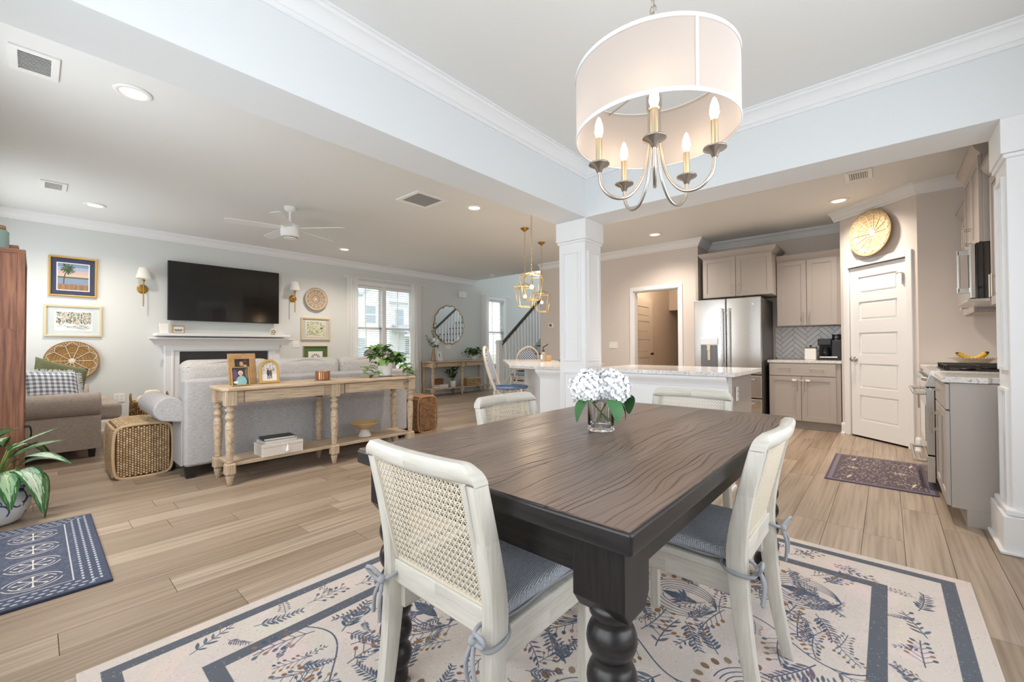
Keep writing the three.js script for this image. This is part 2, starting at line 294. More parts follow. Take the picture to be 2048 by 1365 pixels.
// a panelled door: local x across, y up, face to +z
function panelDoor(parent, w, h, rows, mat, flip = 1) {
  const s = shapeOf([[0, 0], [w, 0], [w, h], [0, h]]), m = 0.115, list = [];
  for (const [a, b] of rows) s.holes.push(shapeOf([[m, a], [m, b], [w - m, b], [w - m, a]]));
  const slab = add('door_slab', [new THREE.ExtrudeGeometry(s, { depth: 0.035, bevelEnabled: false }), bx(w, h, 0.02, w / 2, h / 2, 0.012)], mat, parent);
  for (const [a, b] of rows) { const g = extr(shapeOf([[m + 0.018, a + 0.018], [w - m - 0.018, a + 0.018], [w - m - 0.018, b - 0.018], [m + 0.018, b - 0.018]]), 0.03, 0.01); add('door_panel', g, mat, slab); }
  return slab;
}
const doorRows = [[0.2, 0.5], [0.59, 0.88], [0.985, 1.25], [1.4, 1.62], [1.72, 1.92]];
{
  const d = new THREE.Group(); d.name = 'door_1'; d.userData = { kind: 'structure', label: 'white five-panel pantry door in the angled kitchen wall' };
  d.position.set(PA.x, 0, PA.z); d.rotation.y = PT; scene.add(d);
  const inner = new THREE.Group(); inner.name = 'leaf'; inner.position.set(0.125, 0.02, -0.045); d.add(inner);
  panelDoor(inner, 0.7, 2.03, doorRows.map(([a, b]) => [a - 0.01, b - 0.01]), M.trim);
  const k = add('knob', [lathe([[0, 0.062], [0.012, 0.062], [0.025, 0.055], [0.03, 0.042], [0.022, 0.03], [0.01, 0.024], [0.01, 0.006], [0.028, 0.005], [0.03, 0]], 20).rotateX(Math.PI / 2)], M.nickel, d); k.position.set(0.19, 0.94, -0.006);
  for (const y of [0.3, 1.05, 1.85]) add('hinge', [cyl(0.006, 0.006, 0.09, 0.828, y - 0.045, 0.004, 10), rspan(0.81, 0.828, y - 0.045, y + 0.045, -0.009, -0.006, 0.001)], M.nickel, d);
  add('child_latch', [rspan(0.775, 0.79, 1.77, 1.9, -0.01, 0.004, 0.003), tube([[0.782, 1.88, 0], [0.782, 1.895, 0.02], [0.765, 1.9, 0.028], [0.745, 1.885, 0.03]], 0.005, 12, 6)], M.nickel, d);
}
{
  const d = new THREE.Group(); d.name = 'door_2'; d.userData = { kind: 'structure', label: 'white panelled door in the hall seen through the doorway' };
  d.position.set(7.88, 0, -3.749); scene.add(d);
  panelDoor(d, 0.76, 2.03, doorRows, std(0xe9dfd2, 0.5));
  add('casing', [rspan(-0.07, 0, 0, 2.1, 0, 0.03, 0.005), rspan(0.76, 0.83, 0, 2.1, 0, 0.03, 0.005), rspan(0, 0.76, 2.03, 2.1, 0, 0.03, 0.005)], std(0xe9dfd2, 0.5), d);
  add('knob', [ball(0.028, 0.7, 0.95, 0.075), cyl(0.012, 0.012, 0.04, 0, 0, 0, 10).rotateX(Math.PI / 2).translate(0.7, 0.95, 0.035)], std(0x3a3430, 0.35, { metalness: 1 }), d);
}
// double-hung windows in the far wall: opening x0..x1, with casing, sashes, glass, blinds
function hungWindow(name, x0, x1, panes, label) {
  const w = new THREE.Group(); w.name = name; w.userData = { kind: 'structure', label }; scene.add(w);
  const y0 = 0.62, y1 = 2.37, z = TVZ, o = 0.006;
  add('casing', [rspan(x0 - 0.07, x0 + 0.005, y0 - 0.05, y1 + 0.075, z - 0.002, z + 0.018, o), rspan(x1 - 0.005, x1 + 0.07, y0 - 0.05, y1 + 0.075, z - 0.002, z + 0.018, o), rspan(x0, x1, y1 - 0.005, y1 + 0.075, z - 0.002, z + 0.018, o), rspan(x0 - 0.09, x1 + 0.09, y0 - 0.03, y0 + 0.005, z - 0.05, z + 0.05, 0.008)], M.trim, w);
  const pw = (x1 - x0) / panes, f = 0.045;
  for (let i = 0; i < panes; i++) {
    const a = x0 + i * pw + (i ? 0.04 : 0), b = x0 + (i + 1) * pw - (i < panes - 1 ? 0.04 : 0);
    if (i) add('mullion', rspan(x0 + i * pw - 0.045, x0 + i * pw + 0.045, y0, y1, z - 0.12, z - 0.01, 0.004), M.trim, w);
    for (const [c, d, zz] of [[y0, 1.52, z - 0.09], [1.48, y1, z - 0.125]]) {
      const s = add('sash', [rspan(a, a + f, c, d, zz, zz + 0.035), rspan(b - f, b, c, d, zz, zz + 0.035), rspan(a, b, c, c + f, zz, zz + 0.035), rspan(a, b, d - f, d, zz, zz + 0.035), span((a + b) / 2 - 0.008, (a + b) / 2 + 0.008, c, d, zz + 0.008, zz + 0.026)], M.trim, w);
      add('pane', span(a + f - 0.004, b - f + 0.004, c + f - 0.004, d - f + 0.004, zz + 0.014, zz + 0.018), M.glass, s);
    }
    const slats = [];
    for (let y = y0 + 0.04; y < y1 - 0.05; y += 0.046) slats.push(bx(b - a - 0.02, 0.003, 0.042, (a + b) / 2, y, z - 0.045).translate(0, -y, -(z - 0.045)).rotateX(0.3).translate(0, y, z - 0.045));
    stuff(add('blind_slats', slats, std(0xf7f8f8, 0.5), w));
    add('blind_headrail', rspan(a, b, y1 - 0.055, y1 - 0.005, z - 0.07, z - 0.015, 0.005), M.white, w);
    add('blind_bottom_rail', rspan(a + 0.01, b - 0.01, y0 + 0.01, y0 + 0.03, z - 0.068, z - 0.022, 0.004), M.white, w);
    for (const q of [0.2, 0.8]) add('blind_cord', cyl(0.0015, 0.0015, y1 - y0 - 0.06, a + (b - a) * q, y0 + 0.02, z - 0.02, 5), M.white, w);
  }
}
hungWindow('window_1', 4.16, 5.6, 2, 'double-hung window pair with white blinds behind the trailing plant');
hungWindow('window_2', 7.88, 8.58, 1, 'tall double-hung window with white blinds beside the stair newel');
// dining room windows and glazed front door behind the camera, and two unseen windows added to light living room and foyer
for (const [n, g] of [['window_3', [rspan(FX - 0.12, FX - 0.06, 0.7, 2.3, -1.85, -1.78), rspan(FX - 0.12, FX - 0.06, 0.7, 2.3, 0.08, 0.15), rspan(FX - 0.12, FX - 0.06, 2.23, 2.3, -1.8, 0.1), rspan(FX - 0.12, FX - 0.06, 0.7, 0.77, -1.8, 0.1), rspan(FX - 0.12, FX - 0.06, 0.75, 2.25, -0.88, -0.82)]],
  ['window_4', [rspan(0.35, 0.42, 0.7, 2.3, KZ + 0.06, KZ + 0.12), rspan(2.48, 2.55, 0.7, 2.3, KZ + 0.06, KZ + 0.12), rspan(0.4, 2.5, 2.23, 2.3, KZ + 0.06, KZ + 0.12), rspan(0.4, 2.5, 0.7, 0.77, KZ + 0.06, KZ + 0.12), rspan(1.42, 1.48, 0.75, 2.25, KZ + 0.06, KZ + 0.12)]],
  ['door_3', [rspan(FX - 0.12, FX - 0.06, 0, 2.3, -4.0, -3.85), rspan(FX - 0.12, FX - 0.06, 0, 2.3, -3.05, -2.9), rspan(FX - 0.12, FX - 0.06, 2.15, 2.3, -3.9, -3.0), rspan(FX - 0.12, FX - 0.06, 0, 0.55, -3.9, -3.0)]],
  ['window_6', [rspan(FX - 0.12, FX - 0.06, 0.95, 2.35, -7.55, -7.48), rspan(FX - 0.12, FX - 0.06, 0.95, 2.35, -6.02, -5.95), rspan(FX - 0.12, FX - 0.06, 2.28, 2.35, -7.5, -6), rspan(FX - 0.12, FX - 0.06, 0.95, 1.02, -7.5, -6)]],
  ['window_5', [rspan(13.42, 13.48, 0.85, 2.35, -7.15, -7.08), rspan(13.42, 13.48, 0.85, 2.35, -6.12, -6.05), rspan(13.42, 13.48, 2.28, 2.35, -7.1, -6.1), rspan(13.42, 13.48, 0.85, 0.92, -7.1, -6.1)]]]) {
  const m = struct(n, g, M.trim, n === 'door_3' ? 'glazed front door behind the left mat' : 'white window frame out of view');
}
{ // flush light in the hall
  const l = thing('flush_light', 'round flush ceiling light in the hall past the doorway', 'light', [8.2, CEIL, -3.3]);
  add('pan', lathe([[0, -0.03], [0.15, -0.03], [0.16, -0.02], [0.16, 0]], 28), M.white, l); add('lens', lathe([[0, -0.075], [0.08, -0.065], [0.13, -0.045], [0.14, -0.03], [0, -0.03]], 28), std(0xfff0dc, 0.5, { emissive: 0xffe4c0, emissiveIntensity: 1.5 }), l);
  const p = new THREE.PointLight(0xffe6cc, 2.6, 0, 2); p.position.set(8.2, CEIL - 0.14, -3.3); p.castShadow = true; p.shadow.radius = 4; scene.add(p);
}
// ceiling fittings of the setting: recessed lights, vents
M.lamp = std(0xfff4e2, 0.6, { emissive: 0xffe9cc, emissiveIntensity: 3.2 });
const CANS = [[0.42, -3.7, 'nearest the air vent by the bookcase'], [0.46, -6.95, 'above the framed pictures on the left'], [3.52, -6.95, 'near the right wall sconce'], [3.52, -3.72, 'just behind the boxed beam near the pendants'], [6.2, -0.4, 'nearest the pantry basket'], [6.2, -2.6, 'above the kitchen doorway'], [4.55, -0.4, 'added unseen behind the beam near the range'], [4.55, -2.6, 'added unseen behind the beam over the sink']];  // last two cans are out of view, added to brighten the kitchen
for (const [x, z, where] of CANS) {
  const l = thing('recessed_light', 'round recessed ceiling light ' + where, 'light', [x, CEIL, z], 0, 'recessed ceiling lights');
  add('trim_ring', lathe([[0.066, -0.002], [0.072, -0.012], [0.092, -0.012], [0.1, -0.004], [0.1, 0], [0.066, 0]], 32), M.white, l);
  add('lens', cyl(0.066, 0.066, 0.006, 0, -0.008, 0, 28), M.lamp, l);
  const s = new THREE.SpotLight(0xffeedd, 13, 0, 1.25, 0.9, 2); s.position.set(x, CEIL - 0.03, z); s.target.position.set(x, 0, z); s.shadow.radius = 3; s.castShadow = true; scene.add(s, s.target);
}
function vent(x, z, w, d, label) {
  const v = thing('ceiling_vent', label, 'vent', [x, CEIL, z]), e = 0.035;
  add('frame', [rbx(w, 0.012, e, 0, -0.006, d / 2 - e / 2, 0.003), rbx(w, 0.012, e, 0, -0.006, -d / 2 + e / 2, 0.003), rbx(e, 0.012, d - 2 * e, w / 2 - e / 2, -0.006, 0, 0.003), rbx(e, 0.012, d - 2 * e, -w / 2 + e / 2, -0.006, 0, 0.003)], M.white, v);
  add('backing', bx(w - 0.05, 0.002, d - 0.05, 0, -0.0015, 0), std(0x8c8e8e, 0.9), v);
  const n = Math.round((d - 2 * e) / 0.018);
  for (let i = 0; i < n; i++) add('slat', bx(w - 2 * e, 0.002, 0.013).rotateX(0.6).translate(0, -0.006, -d / 2 + e + (i + 0.5) * (d - 2 * e) / n), M.white, v);
  return v;
}
vent(-0.01, -3.745, 0.2, 0.31, 'white ceiling air vent by the bookcase corner');
vent(0.12, -6.43, 0.19, 0.31, 'small white ceiling vent over the framed pictures');
vent(5.41, -0.19, 0.29, 0.21, 'white ceiling vent over the kitchen walkway');
{
  const v = thing('return_grille', 'square return air grille in the living room ceiling', 'vent', [2.93, CEIL, -3.96]), s = 0.42, e = 0.045;
  add('frame', [rbx(s, 0.014, e, 0, -0.007, s / 2 - e / 2, 0.003), rbx(s, 0.014, e, 0, -0.007, -s / 2 + e / 2, 0.003), rbx(e, 0.014, s - 2 * e, s / 2 - e / 2, -0.007, 0, 0.003), rbx(e, 0.014, s - 2 * e, -s / 2 + e / 2, -0.007, 0, 0.003)], M.white, v);
  add('backing', bx(s - 0.06, 0.002, s - 0.06, 0, -0.0015, 0), std(0x777a78, 0.9), v);
  for (let i = 0; i < 24; i++) add('slat', bx(s - 2 * e, 0.002, 0.012).rotateX(0.6).translate(0, -0.006, -s / 2 + e + (i + 0.5) * (s - 2 * e) / 24), std(0xd9dad8, 0.6), v);
}
tag(add('smoke_detector', lathe([[0, -0.035], [0.04, -0.034], [0.055, -0.028], [0.06, -0.012], [0.06, 0]], 24).translate(7.1, CEIL, -6.9), M.white), 'round white smoke detector on the living room ceiling', 'smoke detector');
tag(add('ceiling_register', rbx(0.34, 0.01, 0.1, 4.95, CEIL - 0.005, -7.62, 0.003), M.white), 'thin white ceiling register in front of the window', 'vent');
// ================================================================ dining room
// rugs: printed pattern on a thin woven body
const NAVY = ['#4a5568', '#565f70', '#6b6270', '#5d6a78'], BROWN = ['#8a6a4c', '#7d6152', '#8d7a66'];
function leafAt(c, x, y, a, l, w, col) { c.save(); c.translate(x, y); c.rotate(a); c.fillStyle = col; c.beginPath(); c.moveTo(0, 0); c.quadraticCurveTo(l * 0.5, -w, l, 0); c.quadraticCurveTo(l * 0.5, w, 0, 0); c.fill(); c.restore(); }
function sprig(c, x, y, a, L, rnd, kind = 0) {
  c.save(); c.translate(x, y); c.rotate(a); c.strokeStyle = NAVY[0]; c.lineWidth = L * 0.022; const bend = (rnd() - 0.5) * L * 0.7;
  const at = (t) => [L * t, bend * t * t]; c.beginPath(); c.moveTo(0, 0); for (let t = 0.1; t <= 1.001; t += 0.1) c.lineTo(...at(t)); c.stroke();
  for (let t = 0.15; t < 1; t += kind === 1 ? 0.1 : 0.17) for (const s of [-1, 1]) {
    const [px, py] = at(t), l = L * (0.26 - 0.12 * t) * (0.8 + rnd() * 0.4);
    if (kind === 2 || (kind === 0 && rnd() < 0.35)) { c.lineWidth = L * 0.014; const ex = px + Math.cos(s * 0.8) * l * 1.2, ey = py + Math.sin(s * 0.8) * l * 1.2; c.beginPath(); c.moveTo(px, py); c.lineTo(ex, ey); c.stroke(); c.fillStyle = rnd() < 0.5 ? BROWN[rnd() * 3 | 0] : NAVY[rnd() * 4 | 0]; c.beginPath(); c.ellipse(ex, ey, L * 0.055, L * 0.04, s * 0.8, 0, 7); c.fill(); }
    else leafAt(c, px, py, s * (0.75 + rnd() * 0.2), l, l * 0.28, NAVY[rnd() * 4 | 0]);
  }
  c.restore();
}
function pomegranate(c, x, y, s, rnd) {
  c.save(); c.translate(x, y); c.scale(s, s); c.strokeStyle = NAVY[0]; c.lineWidth = 0.025;
  for (const k of [1, 0.86, 0.72, 0.58, 0.46]) { c.beginPath(); c.moveTo(0, 1); c.bezierCurveTo(-1.25 * k, 0.7, -1 * k, -0.75 * k, -0.1, -0.8 * k); c.moveTo(0, 1); c.bezierCurveTo(1.25 * k, 0.7, 1 * k, -0.75 * k, 0.1, -0.8 * k); c.stroke(); }
  leafAt(c, 0, 0.55, -Math.PI / 2, 1, 0.32, NAVY[0]); for (let i = -3; i <= 3; i++) leafAt(c, 0, 0.35 - Math.abs(i) * 0.04, -Math.PI / 2 + i * 0.35, 0.5, 0.09, NAVY[1]);
  for (let i = 0; i < 11; i++) { const a = Math.PI * (1.02 + 0.96 * i / 10); c.fillStyle = BROWN[i % 3]; c.beginPath(); c.ellipse(Math.cos(a) * 0.98, -0.1 + Math.sin(a) * 0.98, 0.1, 0.075, a, 0, 7); c.fill(); }
  c.restore();
}
function weave(c, w, h, amt, rnd) { for (let i = 0; i < w * h / 90; i++) { c.fillStyle = rnd() < 0.5 ? `rgba(255,250,242,${amt * rnd()})` : `rgba(70,62,60,${amt * 0.6 * rnd()})`; c.fillRect(rnd() * w, rnd() * h, 1 + rnd() * 3, 1 + rnd() * 2); } }
const lcg = (s) => () => { s = (s * 1664525 + 1013904223) >>> 0; return s / 4294967296; };
const rugTex = canvasTex(2048, 1732, (c, w, h) => {
  const R = lcg(77), m = w / 2.78; c.fillStyle = '#cbc2bb'; c.fillRect(0, 0, w, h);
  for (let i = 0; i < 500; i++) { c.fillStyle = `rgba(${200 + R() * 30},${188 + R() * 25},${182 + R() * 25},0.25)`; c.beginPath(); c.ellipse(R() * w, R() * h, R() * 90, R() * 50, R() * 6, 0, 7); c.fill(); }
  const band = (o, t) => { c.strokeStyle = '#5a5f69'; c.lineWidth = t * m; c.strokeRect((o + t / 2) * m, (o + t / 2) * m, w - (2 * o + t) * m, h - (2 * o + t) * m); };
  band(0.05, 0.05); band(0.285, 0.055);
  const b = 0.19 * m; // border sprigs
  for (let i = 0; i < 11; i++) for (const y of [b, h - b]) { const x = (0.36 + i * 0.206) * m; sprig(c, x - 65, y + (R() - 0.5) * 30, (R() - 0.5) * 0.9, 128, R, i % 3); sprig(c, x + 20, y, Math.PI / 2 * (R() < 0.5 ? 1 : -1) + R() - 0.5, 70, R, (i + 1) % 3); }
  for (let i = 0; i < 9; i++) for (const x of [b, w - b]) { const y = (0.4 + i * 0.19) * m; sprig(c, x - 30, y - 40, Math.PI / 2 + (R() - 0.5) * 1.6, 128, R, (i + 1) % 3); sprig(c, x, y + 30, R() * 6, 70, R, i % 3); }
  const f0 = 0.4 * m; c.lineWidth = 5; // field: winding stems with sprigs, pomegranates between
  for (let i = 0; i < 5; i++) for (let j = 0; j < 4; j++) {
    const x = f0 + (i + 0.5) * (w - 2 * f0) / 5, y = f0 + (j + 0.5) * (h - 2 * f0) / 4;
    if ((i + j) % 2) { pomegranate(c, x, y, 118, R); for (const q of [[-150, 70, 2.5], [150, 70, 0.6], [-130, -120, 3.8], [130, -120, -0.7]]) sprig(c, x + q[0] * 0.75, y + q[1] * 0.9, q[2], 125, R, 1); }
    else {
      c.strokeStyle = NAVY[0]; c.lineWidth = 4; c.beginPath(); c.moveTo(x - 30, y + 190); c.bezierCurveTo(x - 150, y + 60, x + 150, y - 20, x + 10, y - 190); c.stroke();
      for (const [dx, dy, a, L, k] of [[-70, 90, 3.6, 150, 1], [20, 40, -0.2, 150, 0], [60, -20, 0.3, 140, 2], [70, -90, -0.6, 150, 1], [20, -150, 3.5, 150, 2], [-60, 120, 1.9, 120, 0], [0, 0, 3.2, 130, 2]]) sprig(c, x + dx, y + dy, a, L, R, k);
    }
  }
  for (let i = 0; i < 190; i++) { const x = f0 + R() * (w - 2 * f0), y = f0 + R() * (h - 2 * f0); sprig(c, x, y, R() * 7, 60 + R() * 55, R, i % 3); }
  weave(c, w, h, 0.55, R);
});
function rug(name, x0, x1, z0, z1, tex, edge, label, cat, th = 0.009) {
  const o = thing(name, label, cat, [(x0 + x1) / 2, 0, (z0 + z1) / 2]), w = x1 - x0, d = z1 - z0;
  const g = new THREE.PlaneGeometry(w - 0.012, d - 0.012).rotateX(-Math.PI / 2).translate(0, th + 0.0006, 0);
  add('backing', rbx(w, th, d, 0, th / 2, 0, 0.004), edge, o);
  add('printed_pile', g, std(0xffffff, 0.95, { map: tex, bumpMap: T.noiseBump, bumpScale: 0.001 }), o);
  return o;
}
rug('area_rug', 0.1, 2.884, -2.068, 0.278, rugTex, std(0xcfc6be, 0.95), 'large cream rug with slate and brown floral print under dining table', 'rug');
const matTex = canvasTex(680, 1040, (c, w, h) => {
  const R = lcg(5); c.fillStyle = '#434a5e'; c.fillRect(0, 0, w, h);
  for (let i = 0; i < 9000; i++) { c.fillStyle = `rgba(${150 + R() * 60},${158 + R() * 50},${165 + R() * 50},${R() * 0.4})`; c.fillRect(90 + R() * (w - 180), 90 + R() * (h - 180), 2 + R() * 14, 1.5); }
  c.strokeStyle = '#b9bbb9'; c.lineWidth = 5; c.strokeRect(105, 105, w - 210, h - 210);
  c.fillStyle = '#aeb6c0'; for (let k = 0; k < 3; k++) { const o = 25 + k * 26; for (let x = o; x < w - o; x += 30) for (const y of [o, h - o]) { c.beginPath(); c.ellipse(x + (k % 2) * 15, y, 10, 5, 0, 0, 7); c.fill(); } for (let y = o; y < h - o; y += 30) for (const x of [o, w - o]) { c.beginPath(); c.ellipse(x, y + (k % 2) * 15, 5, 10, 0, 0, 7); c.fill(); } }
  for (let j = 0; j < 4; j++) for (let i = 0; i < 2; i++) {
    const x = w * (0.32 + i * 0.36), y = h * (0.2 + j * 0.2); c.strokeStyle = '#c3bfba'; c.lineWidth = 5;
    for (let a = 0; a < 8; a++) { c.beginPath(); c.moveTo(x, y); c.lineTo(x + Math.cos(a * 0.785) * 46, y + Math.sin(a * 0.785) * 46); c.stroke(); c.fillStyle = '#cfcac4'; c.beginPath(); c.ellipse(x + Math.cos(a * 0.785) * 50, y + Math.sin(a * 0.785) * 50, 9, 5, a * 0.785, 0, 7); c.fill(); }
    for (const r of [70, 88]) { c.beginPath(); c.arc(x, y + 10, r, Math.PI * 1.1, Math.PI * 1.9); c.stroke(); c.beginPath(); c.arc(x, y - 10, r, Math.PI * 0.1, Math.PI * 0.9); c.stroke(); }
  }
  weave(c, w, h, 0.4, R);
});
rug('door_mat', -0.53, 0.258, -3.985, -2.775, matTex, std(0x343a50, 0.95), 'navy entry mat with pale medallions and dotted border', 'mat', 0.012);
const kmatTex = canvasTex(1024, 640, (c, w, h) => {
  const R = lcg(9); c.fillStyle = '#5a5058'; c.fillRect(0, 0, w, h); c.strokeStyle = '#77707e'; c.lineWidth = 26; c.strokeRect(26, 26, w - 52, h - 52);
  for (let i = 0; i < 900; i++) { const x = 60 + R() * (w - 120), y = 60 + R() * (h - 120); leafAt(c, x, y, (R() - 0.5) * 0.9 + (R() < 0.5 ? 0 : Math.PI), 18 + R() * 40, 4 + R() * 5, ['#8d837f', '#a89c8e', '#76707a', '#4a4048', '#9a8f8a'][R() * 5 | 0]); }
  c.fillStyle = '#c9bda6'; for (let k = 0; k < 2; k++) for (let i = 0; i < 14; i++) leafAt(c, w / 2, 150 + k * 300 + i * 4 - 28, i * 0.9, 60 - i * 2, 7, '#c5b9a4');
  for (const [x, y] of [[180, 130], [840, 130], [180, 510], [840, 510]]) { leafAt(c, x - 60, y, 0.2, 130, 16, '#d3c7ae'); leafAt(c, x, y, -0.9, 60, 8, '#d3c7ae'); leafAt(c, x + 30, y, 1.0, 50, 6, '#d3c7ae'); }
  weave(c, w, h, 0.3, R);
});
rug('kitchen_mat', 4.37, 5.447, -0.405, 0.275, kmatTex, std(0x54506a, 0.95), 'narrow plum grey patterned runner mat in front of the range', 'mat', 0.007);

// dining table
{
  const t = thing('dining_table', 'dark brown plank dining table with bulbous turned legs', 'table', [1.5455, 0.0097, -0.8325]);
  const L = 1.669, W = 0.973, y = 0.766, th = 0.048;
  add('tabletop', uvBox(rbx(L, th - 0.004, W, 0, y - th / 2 - 0.002, 0, 0.007, 3)), M.tableDark, t);
  const n = 5, bw = (W - 0.012) / n;
  for (let i = 0; i < n; i++) {
    const g = uvBox(rbx(L - 0.01, 0.01, bw - 0.0006, 0, y - 0.005, -W / 2 + 0.006 + (i + 0.5) * bw, 0.0012, 1)), uv = g.attributes.uv;
    for (let k = 0; k < uv.count; k++) uv.setXY(k, uv.getX(k) + i * 0.73, uv.getY(k) + i * 0.11);
    add('top_board', g, M.table, t);
  }
  const ax = L / 2 - 0.115, az = W / 2 - 0.115;
  for (const s of [-1, 1]) { add('apron', uvBox(rbx(2 * ax, 0.1, 0.028, 0, y - th - 0.05, s * (W / 2 - 0.075), 0.003)), M.tableDark, t); add('apron', uvBox(rbx(0.028, 0.1, 2 * az, s * (L / 2 - 0.075), y - th - 0.05, 0, 0.003), 'z'), M.tableDark, t); }
  const legProf = [[0, 0], [0.034, 0], [0.04, 0.012], [0.04, 0.03], [0.033, 0.045]];
  for (let k = 0; k < 6; k++) for (let q = 1; q <= 8; q++) legProf.push([0.034 + 0.0185 * Math.pow(Math.sin(Math.PI * q / 8), 0.8), 0.045 + (k + q / 8) * 0.082]);
  legProf.push([0.046, 0.55], [0.049, 0.58], [0, 0.58]);
  const legG = lathe(legProf, 32), b = 0.058, hh = 0.166;
  const block = uvBox(extr(shapeOf([[-b, 0.03], [-b + 0.022, 0], [b - 0.022, 0], [b, 0.03], [b, hh], [-b, hh]]), 2 * b, 0.004), 'y').translate(0, 0.56, -b);
  for (const sx of [-1, 1]) for (const sz of [-1, 1]) {
    const m = add('leg', legG, M.tableDark, t); m.position.set(sx * (L / 2 - 0.09), 0, sz * (W / 2 - 0.09));
    const k = add('leg_block', block, M.tableDark, t); k.position.copy(m.position);
  }
}
// cane-backed dining chairs: front to +z, base at the floor under the seat centre
M.cane = std(0xddd3c1, 0.7); M.cord = std(0x9b9ea3, 0.95);
const dchair = (() => {
  const t = thing('dining_chair', '', 'chair', [0, 0, 0], 0, 'cane-backed dining chairs'), w = 0.23;
  const sp = (l) => new THREE.SplineCurve(l.map(([z, y]) => new THREE.Vector2(-z, y))).getPoints(22);
  const stileShape = new THREE.Shape([...sp([[-0.262, 0], [-0.222, 0.2], [-0.194, 0.42], [-0.192, 0.52], [-0.214, 0.64], [-0.254, 0.8]]), ...sp([[-0.296, 0.8], [-0.262, 0.64], [-0.246, 0.52], [-0.248, 0.42], [-0.264, 0.2], [-0.3, 0]])]);
  const stile = uvBox(toCreasedNormals(extr(stileShape, 0.042, 0.006), 0.5), 'y').rotateY(Math.PI / 2);
  for (const s of [-1, 1]) { const m = add('rear_leg', stile, M.whiteWood, t); m.position.x = s * w - 0.021; }
  // top rail: bowed in plan, rounded upper corners, lofted from rounded sections
  {
    const W2 = w + 0.021, N = 36, pos = [], idx = [], rc = 0.048, K = 12;
    for (let i = 0; i <= N; i++) {
      const x = W2 * Math.sin((i / N - 0.5) * Math.PI), e = Math.max(0, Math.abs(x) - (W2 - rc)) / rc, yt = 0.849 - rc * (1 - Math.sqrt(Math.max(0, 1 - e * e))), yb = 0.802, zc = (y) => -0.277 - (y - 0.8) * 0.22 - 0.024 * (1 - (x / W2) ** 2);
      for (let k = 0; k < K; k++) { const a = k / K * 6.2832, cx = Math.cos(a), cy = Math.sin(a), f = 1 / Math.pow(Math.abs(cx) ** 5 + Math.abs(cy) ** 5, 0.2), y = (yt + yb) / 2 + (yt - yb) / 2 * cy * f; pos.push(x, y, zc(y) + 0.021 * cx * f); if (i) { const b = (i - 1) * K, n = (k + 1) % K; idx.push(b + k, b + n, b + K + k, b + n, b + K + n, b + K + k); } }
    }
    for (const [o, f] of [[0, 1], [N * K, -1]]) for (let k = 1; k < K - 1; k++) f > 0 ? idx.push(o, o + k + 1, o + k) : idx.push(o, o + k, o + k + 1);
    const g = new THREE.BufferGeometry(); g.setAttribute('position', new THREE.Float32BufferAttribute(pos, 3)); g.setIndex(idx); add('top_rail', uvBox(toCreasedNormals(g, 0.9)), M.whiteWood, t);
  }
  // cane panel on a leaning plane
  const lean = 0.235, hb = 0.306, cw = 0.2, put = (g) => g.rotateX(-lean).translate(0, 0.505, -0.222);
  const cane = [], p = 0.0185, bar = (x0, y0, x1, y1, wd, z) => { const L = Math.hypot(x1 - x0, y1 - y0); cane.push(bx(L, wd, 0.0012).rotateZ(Math.atan2(y1 - y0, x1 - x0)).translate((x0 + x1) / 2, (y0 + y1) / 2, z)); };
  for (let x = -cw + p / 2; x < cw; x += p) for (const o of [-0.0024, 0.0024]) bar(x + o, 0, x + o, hb, 0.0016, 0.0004);
  for (let y = p / 2; y < hb; y += p) for (const o of [-0.0024, 0.0024]) bar(-cw, y + o, cw, y + o, 0.0016, -0.0004);
  for (let k = -Math.ceil(hb / p); k < 2 * cw / p + 1; k++) for (const s of [1, -1]) {
    let x0 = -cw + k * p, y0 = 0, x1 = x0 + hb, y1 = hb; if (x0 < -cw) { y0 = -cw - x0; x0 = -cw; } if (x1 > cw) { y1 = hb - (x1 - cw); x1 = cw; }
    if (y1 - y0 > 0.004) bar(s * x0, y0, s * x1, y1, 0.0026, 0.001 * s);
  }
  stuff(add('cane_webbing', cane.map(put), M.cane, t));
  add('cane_frame', [bx(2 * cw + 0.03, 0.006, 0.008, 0, 0, 0), bx(2 * cw + 0.03, 0.006, 0.008, 0, hb, 0), bx(0.006, hb - 0.008, 0.008, -cw, hb / 2, 0), bx(0.006, hb - 0.008, 0.008, cw, hb / 2, 0)].map(put), M.cane, t);
  for (const s of [-1, 1]) add('inner_stile', uvBox(bx(0.018, hb, 0.014, s * (cw + 0.008), hb / 2, 0), 'y').rotateX(-lean).translate(0, 0.505, -0.222), M.whiteWood, t);
  add('lower_rail', uvBox(rbx(2 * w, 0.065, 0.03, 0, 0.468, -0.217, 0.004)), M.whiteWood, t);
  // seat
  for (const s of [-1, 1]) { add('seat_rail', uvBox(rbx(0.028, 0.065, 0.4, s * 0.206, 0.388, -0.01, 0.004), 'z'), M.whiteWood, t); add('front_leg', uvBox(extr(shapeOf([[-0.016, 0], [0.016, 0], [0.02, 0.42], [-0.02, 0.42]]), 0.036, 0.004), 'y').translate(s * 0.205, 0, 0.175), M.whiteWood, t); }
  add('front_rail', uvBox(rbx(0.41, 0.065, 0.028, 0, 0.388, 0.2, 0.004)), M.whiteWood, t);
  add('seat_panel', uvBox(rbx(0.46, 0.024, 0.45, 0, 0.432, 0.005, 0.008)), M.whiteWood, t);
  const cg = new RoundedBoxGeometry(0.425, 0.042, 0.41, 5, 0.02), q = cg.attributes.position;
  for (let i = 0; i < q.count; i++) { const x = q.getX(i) / 0.2125, z = q.getZ(i) / 0.205; if (q.getY(i) > 0) q.setY(i, q.getY(i) + 0.008 * (1 - x * x) * (1 - z * z)); }
  cg.computeVertexNormals();
  const cush = add('seat_cushion', uvBox(cg).translate(0, 0.466, 0.012), M.tweed, t);
